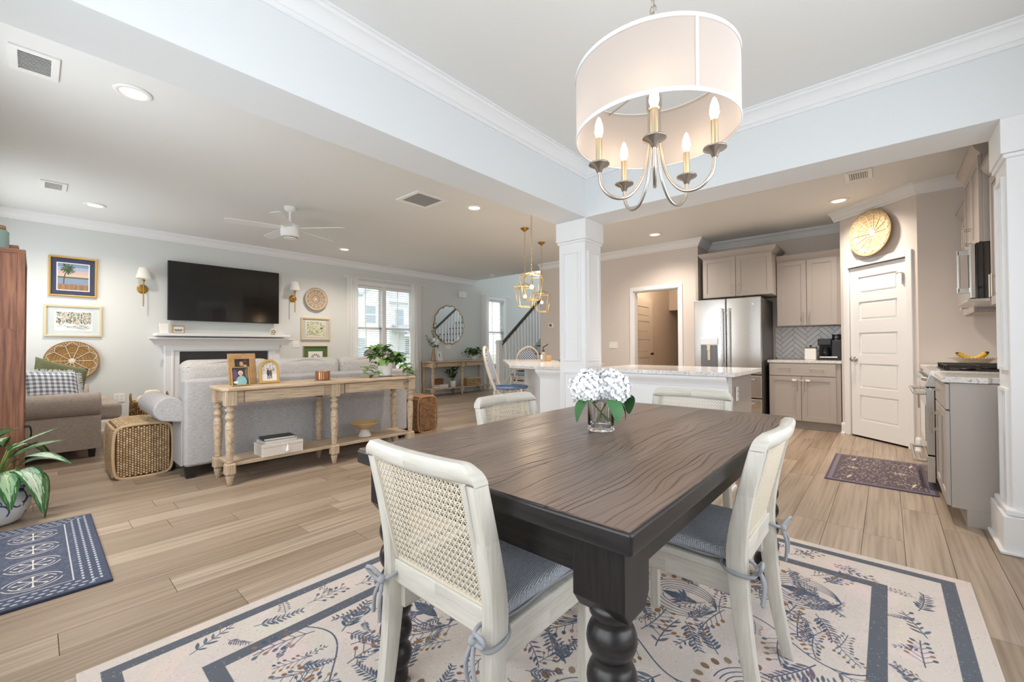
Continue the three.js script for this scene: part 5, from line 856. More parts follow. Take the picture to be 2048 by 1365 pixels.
// curtains
function curtain(label, x0, x1, yTop, full, seedN) {
  const t = thing('curtain', label, 'curtain', [0, 0, TVZ + 0.09]), w = x1 - x0, N = Math.round(w / 0.006), M2 = 24, pos = [], idx = [];
  for (let j = 0; j <= M2; j++) for (let i = 0; i <= N; i++) { const u = i / N, v = j / M2, amp = 0.012 + 0.022 * v, ph = u * full * 6.283 + Math.sin(v * 3 + seedN) * 0.5; pos.push(x0 + w * u + 0.012 * Math.sin(ph * 2) * v, 0.02 + (yTop - 0.02) * (1 - v), amp * Math.sin(ph) + 0.01 * Math.sin(ph * 0.5 + seedN)); if (i && j) { const a = (j - 1) * (N + 1) + i - 1, b = a + N + 1; idx.push(a, b, a + 1, a + 1, b, b + 1); } }
  const g = new THREE.BufferGeometry(); g.setAttribute('position', new THREE.Float32BufferAttribute(pos, 3)); g.setIndex(idx); g.computeVertexNormals();
  add('curtain_panel', g, phy(0xf8f7f5, 0.95, { transmission: 0.5, thickness: 0, side: THREE.DoubleSide }), t);
  const rings = []; for (let i = 0; i < full; i++) { const x = x0 + w * (i + 0.5) / full; rings.push(new THREE.TorusGeometry(0.014, 0.003, 5, 12).rotateY(Math.PI / 2).translate(x, yTop + 0.008, 0)); } add('rings', rings, M.white, t);
}
curtain('white curtain panel left of the window behind the sofa', 4.0, 4.24, 2.48, 5, 1); curtain('white curtain panel right of the window by the mirror', 5.46, 5.745, 2.48, 6, 2.5); curtain('narrow white curtain panel beside the far tall window', 7.66, 7.92, 2.46, 5, 4);
for (const [a, b, y, label] of [[3.97, 5.88, 2.497, 'thin white curtain rod over the living room window'], [7.64, 8.74, 2.477, 'thin white curtain rod over the tall far window']]) {
  const t = thing('curtain_rod', label, 'curtain rod', [(a + b) / 2, y, TVZ + 0.09]); add('rod', cyl(0.01, 0.01, b - a, 0, 0, 0, 12).translate(0, -(b - a) / 2, 0).rotateZ(Math.PI / 2), M.white, t);
  for (const s of [-1, 1]) { add('finial', ball(0.02, s * (b - a) / 2, 0, 0), M.white, t); add('bracket', [bx(0.012, 0.04, 0.006, s * ((b - a) / 2 - 0.06), 0, -0.087), bx(0.008, 0.008, 0.08, s * ((b - a) / 2 - 0.06), -0.012, -0.045)], M.white, t); }
}
// things on the far console
{
  const R = lcg(55), v = thing('ribbed_vase', 'ribbed brown glass vase on the far console', 'vase', [5.95, 0.791, -7.62]);
  add('vase_body', lathe([[0, 0], [0.062, 0], [0.066, 0.02], [0.045, 0.16], [0.03, 0.25], [0.034, 0.27], [0.028, 0.27], [0.024, 0.25], [0.05, 0.03], [0, 0.02]], 24), phy(0x9a7a5c, 0.25, { clearcoat: 0.5 }), v);
  const f = thing('vase_bouquet', 'white flowers and eucalyptus in the ribbed vase', 'flowers', [5.95, 0.791, -7.62]);
  const spec = []; for (const [x, y, z] of [[-0.22, 0.5, 0.05], [-0.16, 0.58, -0.05], [0.02, 0.88, 0], [-0.03, 0.75, 0.03], [0.14, 0.6, 0.06], [0.2, 0.5, 0], [0.1, 0.5, 0.12], [-0.1, 0.48, 0.12]]) spec.push({ pts: [[0, 0.26, 0], [x * 0.4, y * 0.7, z * 0.5], [x, y, z]], n: 12, from: 0.35, L: 0.06, wide: 0.45 });
  foliage(f, spec, R, [0x7f9a86, 0x5f7f62, 0x48684c].map((c) => std(c, 0.6, { side: THREE.DoubleSide })));
  for (const [x, y, z, r] of [[0.04, 0.44, 0.09, 0.055], [-0.06, 0.47, 0.09, 0.045], [0.09, 0.42, 0.06, 0.04], [-0.02, 0.4, 0.11, 0.04]]) { const l = [ball(r * 0.8, x, y, z, 10)]; for (let i = 0; i < 26; i++) { const a = i * 2.4, q = 1 - 2 * (i + 0.5) / 26, s = Math.sqrt(1 - q * q); l.push(new THREE.CircleGeometry(r * 0.4, 6).rotateX(R()).rotateY(a).translate(x + s * Math.cos(a) * r * 0.85, y + q * r * 0.85, z + s * Math.sin(a) * r * 0.85)); } add('flower_head', l, M.petal, f); }
  photoFrame('photo_frame', 'white photo frame leaning beside the ribbed vase', [6.16, 0.791, -7.66], 0.1, 0.17, 0.23, 0.014, M.white, canvasTex(120, 160, (c, w, h) => { c.fillStyle = '#eef0f2'; c.fillRect(0, 0, w, h); c.fillStyle = '#4a4c58'; c.fillRect(52, 46, 18, 56); blob(c, 61, 40, 8, 10, '#6a5a50'); }), { tilt: 0.2 });
  const p = thing('trailing_plant', 'bushy green plant at the right end of far console', 'plant', [7.2, 0.791, -7.64]);
  add('pot', lathe([[0, 0], [0.06, 0], [0.075, 0.09], [0.07, 0.09], [0, 0.08]], 20), M.white, p);
  const s2 = []; for (let i = 0; i < 26; i++) { const a = i * 2.4, r = 0.12 + R() * 0.24; s2.push({ pts: [[0, 0.08, 0], [Math.cos(a) * r * 0.5, 0.14 + R() * 0.16, Math.sin(a) * r * 0.25], [Math.cos(a) * r, 0.03 + R() * 0.24, Math.sin(a) * r * 0.3]], n: 6, from: 0.3, L: 0.075, wide: 0.42 }); } foliage(p, s2, R, leafMats.slice(0, 3).concat(darkLeaf[1]));
  const z = thing('zz_plant', 'dark glossy plant in white pot on far console shelf', 'plant', [6.5, 0.18, -7.62]);
  add('pot', lathe([[0, 0], [0.07, 0], [0.08, 0.14], [0.074, 0.14], [0, 0.13]], 24), M.white, z);
  const s3 = []; for (let i = 0; i < 12; i++) { const a = i * 0.524 + R() * 0.3, r = 0.08 + R() * 0.18; s3.push({ pts: [[0, 0.13, 0], [Math.cos(a) * r * 0.5, 0.26, Math.sin(a) * r * 0.25], [Math.cos(a) * r, 0.34 + R() * 0.12, Math.sin(a) * r * 0.35]], n: 9, from: 0.25, L: 0.075, wide: 0.3, tilt: 0.5 }); } foliage(z, s3, R, darkLeaf);
  const bk = (label, y, h, w, c) => { const t = thing('book', label, 'book', [6.16, 0.18 + y, -7.63], 0.06, 'books on the far console shelf'); add('cover', [bx(w, 0.004, 0.2, 0, 0.002, 0), bx(w, 0.004, 0.2, 0, h - 0.002, 0), bx(w, h, 0.004, 0, h / 2, 0.1)], c, t); add('pages', bx(w - 0.01, h - 0.008, 0.19, 0, h / 2, -0.003), std(0xe9e4da, 0.8), t); };
  bk('pale lilac book lying on the far console shelf', 0, 0.04, 0.28, std(0xd9d3de, 0.6)); bk('white book lying on the lilac book', 0.041, 0.04, 0.26, std(0xe6e4e2, 0.6));
  const bb = thing('wooden_box', 'small brown wooden box stacked on the white book', 'box', [6.08, 0.18 + 0.082, -7.63]); add('box_body', uvBox(rbx(0.2, 0.1, 0.14, 0, 0.05, 0, 0.003)), std(0xa87a52, 0.6, { map: rep(T.oak, 3, 3) }), bb); add('lid', uvBox(rbx(0.204, 0.03, 0.144, 0, 0.115, 0, 0.003)), std(0x9a6c46, 0.6, { map: rep(T.oak, 3, 3) }), bb);
  const wb = thing('woven_box', 'lidded woven storage box on the far console shelf', 'box', [7.1, 0.18, -7.63]), l = []; weaveFace(l, R, 14, 6, 0.46, 0.15, (g) => g.translate(0, 0.08, 0.115), tonesTan); stuff(add('front_weave', l, seagrass, wb)); add('box_body', rbx(0.47, 0.16, 0.22, 0, 0.08, 0, 0.01), std(0xb08d5c, 0.9), wb); add('lid', rbx(0.5, 0.025, 0.25, 0, 0.1755, 0, 0.01), std(0xd6c09a, 0.9), wb);
}
// ================================================================ kitchen
// slab with polygon outline (x, z) at a height
const slab = (pts, y0, y1, bevel = 0.004) => uvBox(extr(shapeOf(pts.map(([x, z]) => [x, -z])), y1 - y0, bevel).rotateX(-Math.PI / 2).translate(0, y0, 0));
const COVE = [[0, -0.09], [0.008, -0.09], [0.012, -0.075], [0.03, -0.05], [0.05, -0.03], [0.055, -0.018], [0.055, 0]];
{
  const p = thing('peninsula', 'white knee-wall peninsula with grey end panel before the kitchen', 'peninsula', [0, 0, 0]);
  add('front_panel', rspan(3.56, 3.66, 0, 0.87, CZ + 0.001, -0.92, 0.003), M.trim, p);
  add('cabinet_body', rspan(3.66, 4.3, 0.1, 0.87, CZ + 0.001, -0.922, 0.003), M.cab, p); add('toe_kick', span(3.66, 4.24, 0, 0.1, CZ + 0.01, -0.93), M.cab, p);
  add('cove_moulding', [moulding(COVE, [3.56, 0.87, CZ], [3.56, 0.87, -0.92], [-1, 0, 0], 0, 0)], M.trim, p);
  add('base_moulding', [moulding(BASE, [3.56, 0, CZ], [3.56, 0, -0.92], [-1, 0, 0], 0, -1), moulding(BASE, [3.56, 0, -0.92], [3.66, 0, -0.92], [0, 0, 1], -1, 0)], M.trim, p);
  tag(add('peninsula_counter', slab([[3.49, CZ + 0.002], [3.49, -0.86], [4.4, -0.86], [4.4, CZ + 0.002]], 0.872, 0.906), M.granite), 'speckled white stone countertop of the peninsula right of column', 'countertop');
  const b = thing('breakfast_bar', 'white angled breakfast bar left of the column', 'bar', [0, 0, 0]);
  add('bar_body', slab([[3.56, CZB - 0.001], [3.56, -2.76], [4.86, -4.06], [5.26, -3.66], [4.3, -2.7], [4.3, CZB - 0.001]], 0.0, 0.87, 0.003), M.trim, b);
  add('cove_moulding', [moulding(COVE, [3.56, 0.87, -2.76], [3.56, 0.87, CZB], [-1, 0, 0], -0.41, 0)], M.trim, b);
  tag(add('bar_counter', slab([[3.49, CZB - 0.002], [3.5, -3.05], [3.56, -3.2], [4.93, -4.57], [5.0, -4.59], [5.5, -4.1], [4.4, -2.95], [4.4, CZB - 0.002]], 0.872, 0.906), M.granite), 'speckled white stone bar countertop left of the column', 'countertop');
}
// shaker fronts: local x across, y up, out to +z
function shaker(parent, name, x0, x1, y0, y1, mat, rail = 0.06) {
  const s = shapeOf([[x0, y0], [x1, y0], [x1, y1], [x0, y1]]), r = Math.min(rail, (y1 - y0) / 3);
  s.holes.push(shapeOf([[x0 + r, y0 + r], [x0 + r, y1 - r], [x1 - r, y1 - r], [x1 - r, y0 + r]]));
  return add(name, [extr(s, 0.02, 0.0015), bx(x1 - x0 - 0.02, y1 - y0 - 0.02, 0.01, (x0 + x1) / 2, (y0 + y1) / 2, 0.006)], mat, parent);
}
function pull(parent, x, y, len, vertical = true) {
  const g = [cyl(0.005, 0.005, len, 0, -len / 2, 0.045, 10), ...[-1, 1].map((s) => cyl(0.004, 0.004, 0.045, 0, 0, 0, 8).rotateX(Math.PI / 2).translate(0, s * len * 0.38, 0.0))];
  return add('handle', g.map((q) => (vertical ? q : q.rotateZ(Math.PI / 2)).translate(x, y, 0.02)), M.nickel, parent);
}
const CABCROWN = [[0, 0], [0.006, 0], [0.012, 0.015], [0.03, 0.03], [0.05, 0.06], [0.055, 0.075], [0.06, 0.075], [0.06, 0.085], [0, 0.085]];
function cabinet(name, label, pos, turn, w, d, y0, y1, fronts, o = {}) {   // local x 0..w, front at z = 0 facing +z, depth to -d
  const c = thing(name, label, 'cabinet', pos, turn), mat = o.mat ?? M.cab;
  add('body', rspan(0, w, y0, y1, -d, 0, 0.002), mat, c);
  for (const [kind, a, b, lo, hi, hx, hy] of fronts) {
    const f = kind === 'drawer' ? add('drawer_front', rspan(a, b, lo, hi, 0.001, 0.021, 0.003), mat, c) : shaker(c, 'door', a, b, lo, hi, mat); if (kind === 'door') f.position.z = 0.001;
    for (const h of hx) pull(f, h, hy, kind === 'drawer' ? 0.16 : 0.15, kind === 'door');
  }
  if (o.toe) add('toe_kick', span(0.0, w, 0, y0, -d, -0.065), mat, c);
  if (o.crown === 'front') add('crown', [moulding(CABCROWN, [0, y1 - 0.002, 0.002], [w, y1 - 0.002, 0.002], [0, 0, 1], 0, 0), span(0, w, y1 + 0.075, y1 + 0.083, -d, 0.058)], mat, c);
  else if (o.crown) add('crown', [moulding(CABCROWN, [0, y1 - 0.002, 0.002], [w, y1 - 0.002, 0.002], [0, 0, 1], -1, -1), moulding(CABCROWN, [w, y1 - 0.002, 0.002], [w, y1 - 0.002, -d], [1, 0, 0], -1, 0), moulding(CABCROWN, [0, y1 - 0.002, -d], [0, y1 - 0.002, 0.002], [-1, 0, 0], 0, -1), span(-0.058, w + 0.058, y1 + 0.075, y1 + 0.083, -d, 0.058)], mat, c);
  return c;
}
const W90 = -Math.PI / 2;    // front to -x; local x runs to -z... so place at the right (larger z) end
cabinet('fridge_cabinet', 'greige two-door cabinet above the refrigerator', [6.8, 0, -2.1], -Math.PI / 2, 0.92, 0.62, 1.83, 2.425, [['door', 0.004, 0.457, 1.835, 2.42, [0.41], 1.94], ['door', 0.463, 0.916, 1.835, 2.42, [0.51], 1.94]], { crown: true });
tag(add('fridge_side_panel', rspan(6.8, ALC, 0, 2.42, -2.21, -2.174, 0.002), M.cab), 'tall greige panel on the left side of refrigerator', 'panel');
cabinet('upper_cabinet', 'greige two-door wall cabinet above the coffee maker', [7.08, 0, -1.175], -Math.PI / 2, 0.735, 0.35, 1.385, 2.3, [['door', 0.004, 0.35, 1.39, 2.295, [0.315], 1.5], ['door', 0.356, 0.69, 1.39, 2.295, [0.395], 1.5]], { crown: 'front' });
cabinet('base_cabinet', 'greige base cabinet with one drawer and two doors', [6.78, 0, -1.23], -Math.PI / 2, 0.79, 0.64, 0.1, 0.872, [['drawer', 0.005, 0.74, 0.705, 0.865, [0.19, 0.55], 0.8], ['door', 0.005, 0.37, 0.11, 0.695, [0.335], 0.58], ['door', 0.376, 0.74, 0.11, 0.695, [0.415], 0.58]], { toe: true });
{
  const l = thing('cabinet_lock', 'white child lock strap across the base cabinet doors', 'lock', [6.755, 0.645, -0.86], -Math.PI / 2);
  for (const s of [-1, 1]) add('pad', rbx(0.05, 0.028, 0.012, s * 0.075, 0, 0.004, 0.006), M.plastic, l); add('strap', rbx(0.12, 0.014, 0.004, 0, 0, 0.008, 0.002), std(0xd9d4cc, 0.5), l);
}
tag(add('coffee_counter', slab([[6.755, -1.245], [6.755, -0.432], [ALC - 0.005, -0.432], [ALC - 0.005, -1.245]], 0.875, 0.91), M.granite), 'short stone countertop under the coffee maker', 'countertop');
// herringbone backsplash
{
  const b = thing('backsplash', 'white herringbone tile backsplash behind the coffee maker', 'backsplash', [ALC - 0.002, 0, 0], -Math.PI / 2); b.userData = { kind: 'structure', label: b.userData.label };
  const z0 = -1.26, z1 = -0.435, y0 = 0.911, y1 = 1.384;       // local x = z (front to -x, local x runs to +z)
  add('grout', span(z0, z1, y0, y1, 0, 0.004), std(0x6f7478, 0.9), b);
  const clip = (poly, f) => { const o = []; for (let i = 0; i < poly.length; i++) { const a = poly[i], c = poly[(i + 1) % poly.length], fa = f(a), fc = f(c); if (fa >= 0) o.push(a); if (fa * fc < 0) { const t = fa / (fa - fc); o.push([a[0] + (c[0] - a[0]) * t, a[1] + (c[1] - a[1]) * t]); } } return o; };
  const w = 0.055, L = 0.22, g = 0.0045, tm = [std(0xf0f0f0, 0.2), std(0xe9eaec, 0.2)], c45 = Math.SQRT1_2;
  for (let i = -14; i < 14; i++) for (let j = -10; j < 10; j++) for (const k of [0, 1]) {
    const ox = j * L + i * w, oy = i * w - j * L; let q = k ? [[ox + L, oy + w - L], [ox + L + w, oy + w - L], [ox + L + w, oy + w], [ox + L, oy + w]] : [[ox, oy], [ox + L, oy], [ox + L, oy + w], [ox, oy + w]];
    const cx = (q[0][0] + q[2][0]) / 2, cy = (q[0][1] + q[2][1]) / 2, sx = (q[1][0] - q[0][0] - g) / 2, sy = (q[2][1] - q[1][1] - g) / 2; q = [[cx - sx, cy - sy], [cx + sx, cy - sy], [cx + sx, cy + sy], [cx - sx, cy + sy]];
    let p = q.map(([x, y]) => [(x - y) * c45 - 0.85, (x + y) * c45 + 1.15]);
    for (const f of [(v) => v[0] - z0 - 0.002, (v) => z1 - 0.002 - v[0], (v) => v[1] - y0 - 0.002, (v) => y1 - 0.002 - v[1]]) p = p.length ? clip(p, f) : p;
    if (p.length > 2) { const a = Math.abs(p.reduce((s, v, n) => { const u = p[(n + 1) % p.length]; return s + v[0] * u[1] - u[0] * v[1]; }, 0)) / 2; if (a > 0.0004) add('tile', new THREE.ExtrudeGeometry(shapeOf(p), { depth: 0.008, bevelEnabled: false }), tm[(i + j) & 1], b); }
  }
}
// refrigerator
{
  const f = thing('refrigerator', 'stainless french-door refrigerator with water dispenser', 'refrigerator', [6.66, 0, -2.17], -Math.PI / 2), W = 0.89;   // local x to +z, front +z
  add('body', rspan(0, W, 0.03, 1.775, -0.72, 0, 0.006), std(0x6a6866, 0.4, { metalness: 0.6 }), f);
  const door = (x0, x1, y0, y1) => { const g = new RoundedBoxGeometry(x1 - x0, y1 - y0, 0.075, 4, 0.012), p = g.attributes.position; for (let i = 0; i < p.count; i++) if (p.getZ(i) > 0) p.setZ(i, p.getZ(i) + 0.014 * (1 - (p.getX(i) / (x1 - x0) * 2) ** 2)); g.computeVertexNormals(); return add('door', g.translate((x0 + x1) / 2, (y0 + y1) / 2, 0.042), M.steel, f); };
  const dl = door(0.002, W / 2 - 0.003, 0.715, 1.79), dr = door(W / 2 + 0.003, W - 0.002, 0.715, 1.79);
  const bar = (x) => [rbx(0.024, 0.84, 0.02, x, 1.23, 0.135, 0.009), rbx(0.022, 0.03, 0.06, x, 1.62, 0.1, 0.006), rbx(0.022, 0.03, 0.06, x, 0.84, 0.1, 0.006)];
  add('handle', bar(W / 2 - 0.045), M.steel, dl); add('handle', bar(W / 2 + 0.045), M.steel, dr);
  add('dispenser_panel', rspan(0.09, 0.34, 1.125, 1.225, 0.07, 0.105, 0.008), std(0xd9dadb, 0.3, { metalness: 0.6 }), dl); add('dispenser_recess', rspan(0.1, 0.33, 0.76, 1.122, 0.07, 0.096, 0.004), std(0x76787a, 0.35, { metalness: 0.7 }), dl);
  add('dispenser_spout', [rspan(0.19, 0.24, 1.04, 1.122, 0.09, 0.115, 0.006), rspan(0.195, 0.235, 0.9, 1.05, 0.092, 0.104, 0.004)], std(0xcdbfa8, 0.3, { metalness: 0.7 }), dl); add('drip_tray', rspan(0.1, 0.33, 0.752, 0.765, 0.075, 0.12, 0.003), M.steel, dl);
  add('logo_badge', lathe([[0, 0.002], [0.018, 0.002], [0.018, 0]], 20).rotateX(Math.PI / 2).translate(W - 0.1, 1.69, 0.09), std(0xe6e6e6, 0.3, { metalness: 0.9 }), dr);
  for (const [a, b] of [[0.39, 0.7], [0.06, 0.375]]) { const d = add('freezer_drawer', rbx(W - 0.004, b - a, 0.075, W / 2, (a + b) / 2, 0.042, 0.012), M.steel, f); add('handle', [rbx(W - 0.14, 0.022, 0.02, W / 2, b - 0.06, 0.125, 0.009), ...[0.12, W - 0.12].map((x) => rbx(0.022, 0.02, 0.05, x, b - 0.06, 0.1, 0.004))], M.steel, d); }
}
// coffee corner
{
  const c = thing('coffee_maker', 'black coffee maker on the counter by the pantry', 'coffee maker', [7.2, 0.911, -0.71], -Math.PI / 2);
  add('base', rspan(0, 0.26, 0, 0.03, -0.18, 0.1, 0.006), M.black, c); add('drip_plate', rspan(0.02, 0.22, 0.03, 0.05, -0.02, 0.11, 0.006), M.steel, c); add('tower', rspan(0.15, 0.26, 0.03, 0.27, -0.18, 0.08, 0.012), std(0x1d1d20, 0.35), c);
  add('brew_head', rspan(0, 0.15, 0.2, 0.29, -0.18, 0.09, 0.012), std(0x26262a, 0.35), c); add('reservoir', rspan(0, 0.15, 0.03, 0.2, -0.18, -0.1, 0.006), M.black, c); add('pod_head', [cyl(0.052, 0.052, 0.075, 0.205, 0.265, 0.02, 28), lathe([[0.045, 0.34], [0.054, 0.34], [0.054, 0.346], [0.045, 0.346]], 28).translate(0.205, 0, 0.02)], std(0x18181a, 0.25), c);
  add('carafe', lathe([[0, 0.052], [0.045, 0.052], [0.055, 0.075], [0.055, 0.12], [0.042, 0.165], [0.044, 0.175], [0.04, 0.175], [0.05, 0.11], [0.05, 0.08], [0, 0.058]], 24).translate(0.08, 0, 0.03), phy(0x2c2a2a, 0.05, { transmission: 0.6, thickness: 0 }), c);
  const txt = canvasTex(128, 32, (g, w, h) => { g.fillStyle = '#19191b'; g.fillRect(0, 0, w, h); g.fillStyle = '#c9c9c9'; g.font = 'bold 20px sans-serif'; g.textAlign = 'center'; g.fillText('KEURIG', 64, 23); });
  add('brand_lettering', new THREE.CylinderGeometry(0.0528, 0.0528, 0.02, 20, 1, true, -0.55, 1.1).translate(0.205, 0.31, 0.02), std(0xffffff, 0.4, { map: txt }), c);
  const j = thing('canister', 'square white canister with black knob beside coffee maker', 'canister', [7.13, 0.911, -0.79]); add('canister_body', rbx(0.13, 0.16, 0.13, 0, 0.08, 0, 0.008), M.white, j); add('lid', rbx(0.134, 0.012, 0.134, 0, 0.167, 0, 0.004), std(0x5c5852, 0.5), j); add('knob', lathe([[0, 0.173], [0.006, 0.173], [0.006, 0.186], [0.016, 0.19], [0.014, 0.2], [0, 0.202]], 14), M.black, j);
}
// range wall: base cabinets, range, microwave, uppers (fronts to -z)
const RX = Math.PI;   // local x runs to -x, front to -z
cabinet('base_cabinet', 'greige base cabinet beside the pilaster, nearest the dining room', [4.515, 0, 0.29], RX, 0.725, 0.6, 0.1, 0.872, [['drawer', 0.005, 0.72, 0.705, 0.865, [0.36], 0.8], ['door', 0.005, 0.36, 0.11, 0.695, [0.32], 0.58], ['door', 0.366, 0.72, 0.11, 0.695, [0.406], 0.58]], { toe: true, mat: M.cabGrey });
cabinet('base_cabinet', 'greige base cabinet between the range and pantry', [6.1, 0, 0.29], RX, 0.815, 0.6, 0.1, 0.872, [['drawer', 0.005, 0.81, 0.705, 0.865, [0.4], 0.8], ['door', 0.005, 0.404, 0.11, 0.695, [0.36], 0.58], ['door', 0.41, 0.81, 0.11, 0.695, [0.45], 0.58]], { toe: true, mat: M.cabGrey });
tag(add('stove_counter', slab([[3.77, 0.255], [4.52, 0.255], [4.52, KZ - 0.002], [3.8, KZ - 0.002], [3.8, 0.47], [3.77, 0.45]], 0.875, 0.91), M.granite), 'stone countertop beside the pilaster before the range', 'countertop');
tag(add('stove_counter', slab([[5.28, 0.255], [6.1, 0.255], [6.1, KZ - 0.002], [5.28, KZ - 0.002]], 0.875, 0.91), M.granite), 'stone countertop between the range and pantry wall', 'countertop');
{
  const r = thing('gas_range', 'stainless gas range with black grates and oven handle', 'range', [5.277, 0, 0.27], RX), W = 0.754;
  add('body', rspan(0, W, 0.05, 0.9, -0.62, 0, 0.004), std(0x3c3d40, 0.4, { metalness: 0.6 }), r);
  const od = add('oven_door', rspan(0.003, W - 0.003, 0.27, 0.78, 0.001, 0.05, 0.006), M.steel, r); add('oven_window', rspan(0.09, W - 0.09, 0.36, 0.64, 0.049, 0.0525, 0.002), M.blackGloss, od);
  add('handle', [cyl(0.012, 0.012, W - 0.06, 0, 0, 0, 14).rotateZ(Math.PI / 2).translate(W - 0.03, 0.735, 0.115), rbx(0.03, 0.024, 0.075, 0.06, 0.735, 0.085, 0.006), rbx(0.03, 0.024, 0.075, W - 0.06, 0.735, 0.085, 0.006)], M.nickel, od);
  const wd = add('warming_drawer', rspan(0.003, W - 0.003, 0.06, 0.262, 0.001, 0.05, 0.006), M.steel, r); add('handle', [cyl(0.011, 0.011, W - 0.06, 0, 0, 0, 14).rotateZ(Math.PI / 2).translate(W - 0.03, 0.215, 0.115), rbx(0.03, 0.022, 0.075, 0.06, 0.215, 0.085, 0.006), rbx(0.03, 0.022, 0.075, W - 0.06, 0.215, 0.085, 0.006)], M.nickel, wd);
  const cp = add('control_panel', extr(shapeOf([[0, 0.79], [0.06, 0.79], [0.02, 0.915], [-0.03, 0.925], [-0.03, 0.79]]), W - 0.004, 0.002).rotateY(-Math.PI / 2).scale(1, 1, 1).translate(W - 0.002, 0, 0), M.steel, r);
  for (let i = 0; i < 5; i++) add('knob', [cyl(0.024, 0.02, 0.028, 0, 0, 0, 18), bx(0.006, 0.006, 0.036, 0, 0.03, 0)].map((g) => g.rotateX(Math.PI / 2 - 0.31).translate(0.09 + i * (W - 0.18) / 4, 0.85, 0.042)), M.nickel, cp);
  add('cooktop', [rspan(0, W, 0.9, 0.918, -0.62, -0.02, 0.004)], M.steel, r); add('burner_pan', rspan(0.02, W - 0.02, 0.917, 0.921, -0.6, -0.05, 0.002), M.black, r);
  for (const x of [0.02, 0.265, 0.51]) { const l = [], w = 0.225; for (const q of [0, 0.5, 1]) l.push(rbx(0.012, 0.014, 0.53, x + 0.006 + q * (w - 0.012), 0.95, -0.325, 0.004)); for (const q of [0, 0.33, 0.67, 1]) l.push(rbx(w, 0.014, 0.012, x + w / 2, 0.95, -0.07 - q * 0.51, 0.004)); for (const q of [0, 1]) for (const s of [0, 1]) l.push(rbx(0.016, 0.036, 0.016, x + 0.008 + q * (w - 0.016), 0.937, -0.07 - s * 0.51, 0.003)); add('grate', l, std(0x201c1c, 0.6), r); }
  for (const [x, z] of [[0.13, -0.18], [0.13, -0.46], [0.38, -0.32], [0.62, -0.18], [0.62, -0.46]]) add('burner', lathe([[0, 0.936], [0.035, 0.936], [0.045, 0.93], [0.045, 0.92], [0, 0.92]], 20).translate(x, 0, z), M.black, r);
}
{
  const m = thing('microwave', 'stainless and black over-range microwave with bar handle', 'microwave', [5.277, 0, 0.49], RX), W = 0.754;
  add('body', rspan(0, W, 1.44, 1.85, -0.4, 0, 0.004), M.blackGloss, m);
  const d = add('door', [rspan(0.002, W - 0.002, 1.45, 1.848, 0.001, 0.03, 0.005)], M.steel, m); add('window', rspan(0.2, W - 0.06, 1.52, 1.8, 0.029, 0.033, 0.002), M.blackGloss, d);
  add('handle', [rbx(0.022, 0.32, 0.02, W - 0.035, 1.65, 0.085, 0.008), rbx(0.022, 0.04, 0.07, W - 0.035, 1.79, 0.06, 0.004), rbx(0.022, 0.04, 0.07, W - 0.035, 1.51, 0.06, 0.004)], M.steel, d);
  add('vent_lip', extr(shapeOf([[-0.4, 1.4], [0.04, 1.43], [0.045, 1.445], [-0.4, 1.445]]), W, 0.002).rotateY(-Math.PI / 2).translate(W, 0, 0), M.steel, m);
}
cabinet('microwave_cabinet', 'greige wall cabinet with crown above the microwave', [5.277, 0, 0.53], RX, 0.754, 0.365, 1.853, 2.49, [['door', 0.004, 0.374, 1.857, 2.485, [0.33], 1.96], ['door', 0.38, 0.75, 1.857, 2.485, [0.42], 1.96]], { crown: true, mat: M.cab });
cabinet('upper_cabinet', 'greige wall cabinet mostly hidden behind the pilaster top', [4.51, 0, 0.58], RX, 0.71, 0.315, 1.385, 2.3, [['door', 0.004, 0.352, 1.39, 2.295, [0.315], 1.5], ['door', 0.358, 0.706, 1.39, 2.295, [0.395], 1.5]], { crown: 'front', mat: M.cabGrey });
cabinet('upper_cabinet', 'greige wall cabinet between microwave and pantry wall', [6.0, 0, 0.58], RX, 0.71, 0.315, 1.385, 2.3, [['door', 0.004, 0.352, 1.39, 2.295, [0.315], 1.5], ['door', 0.358, 0.706, 1.39, 2.295, [0.395], 1.5]], { crown: 'front' });
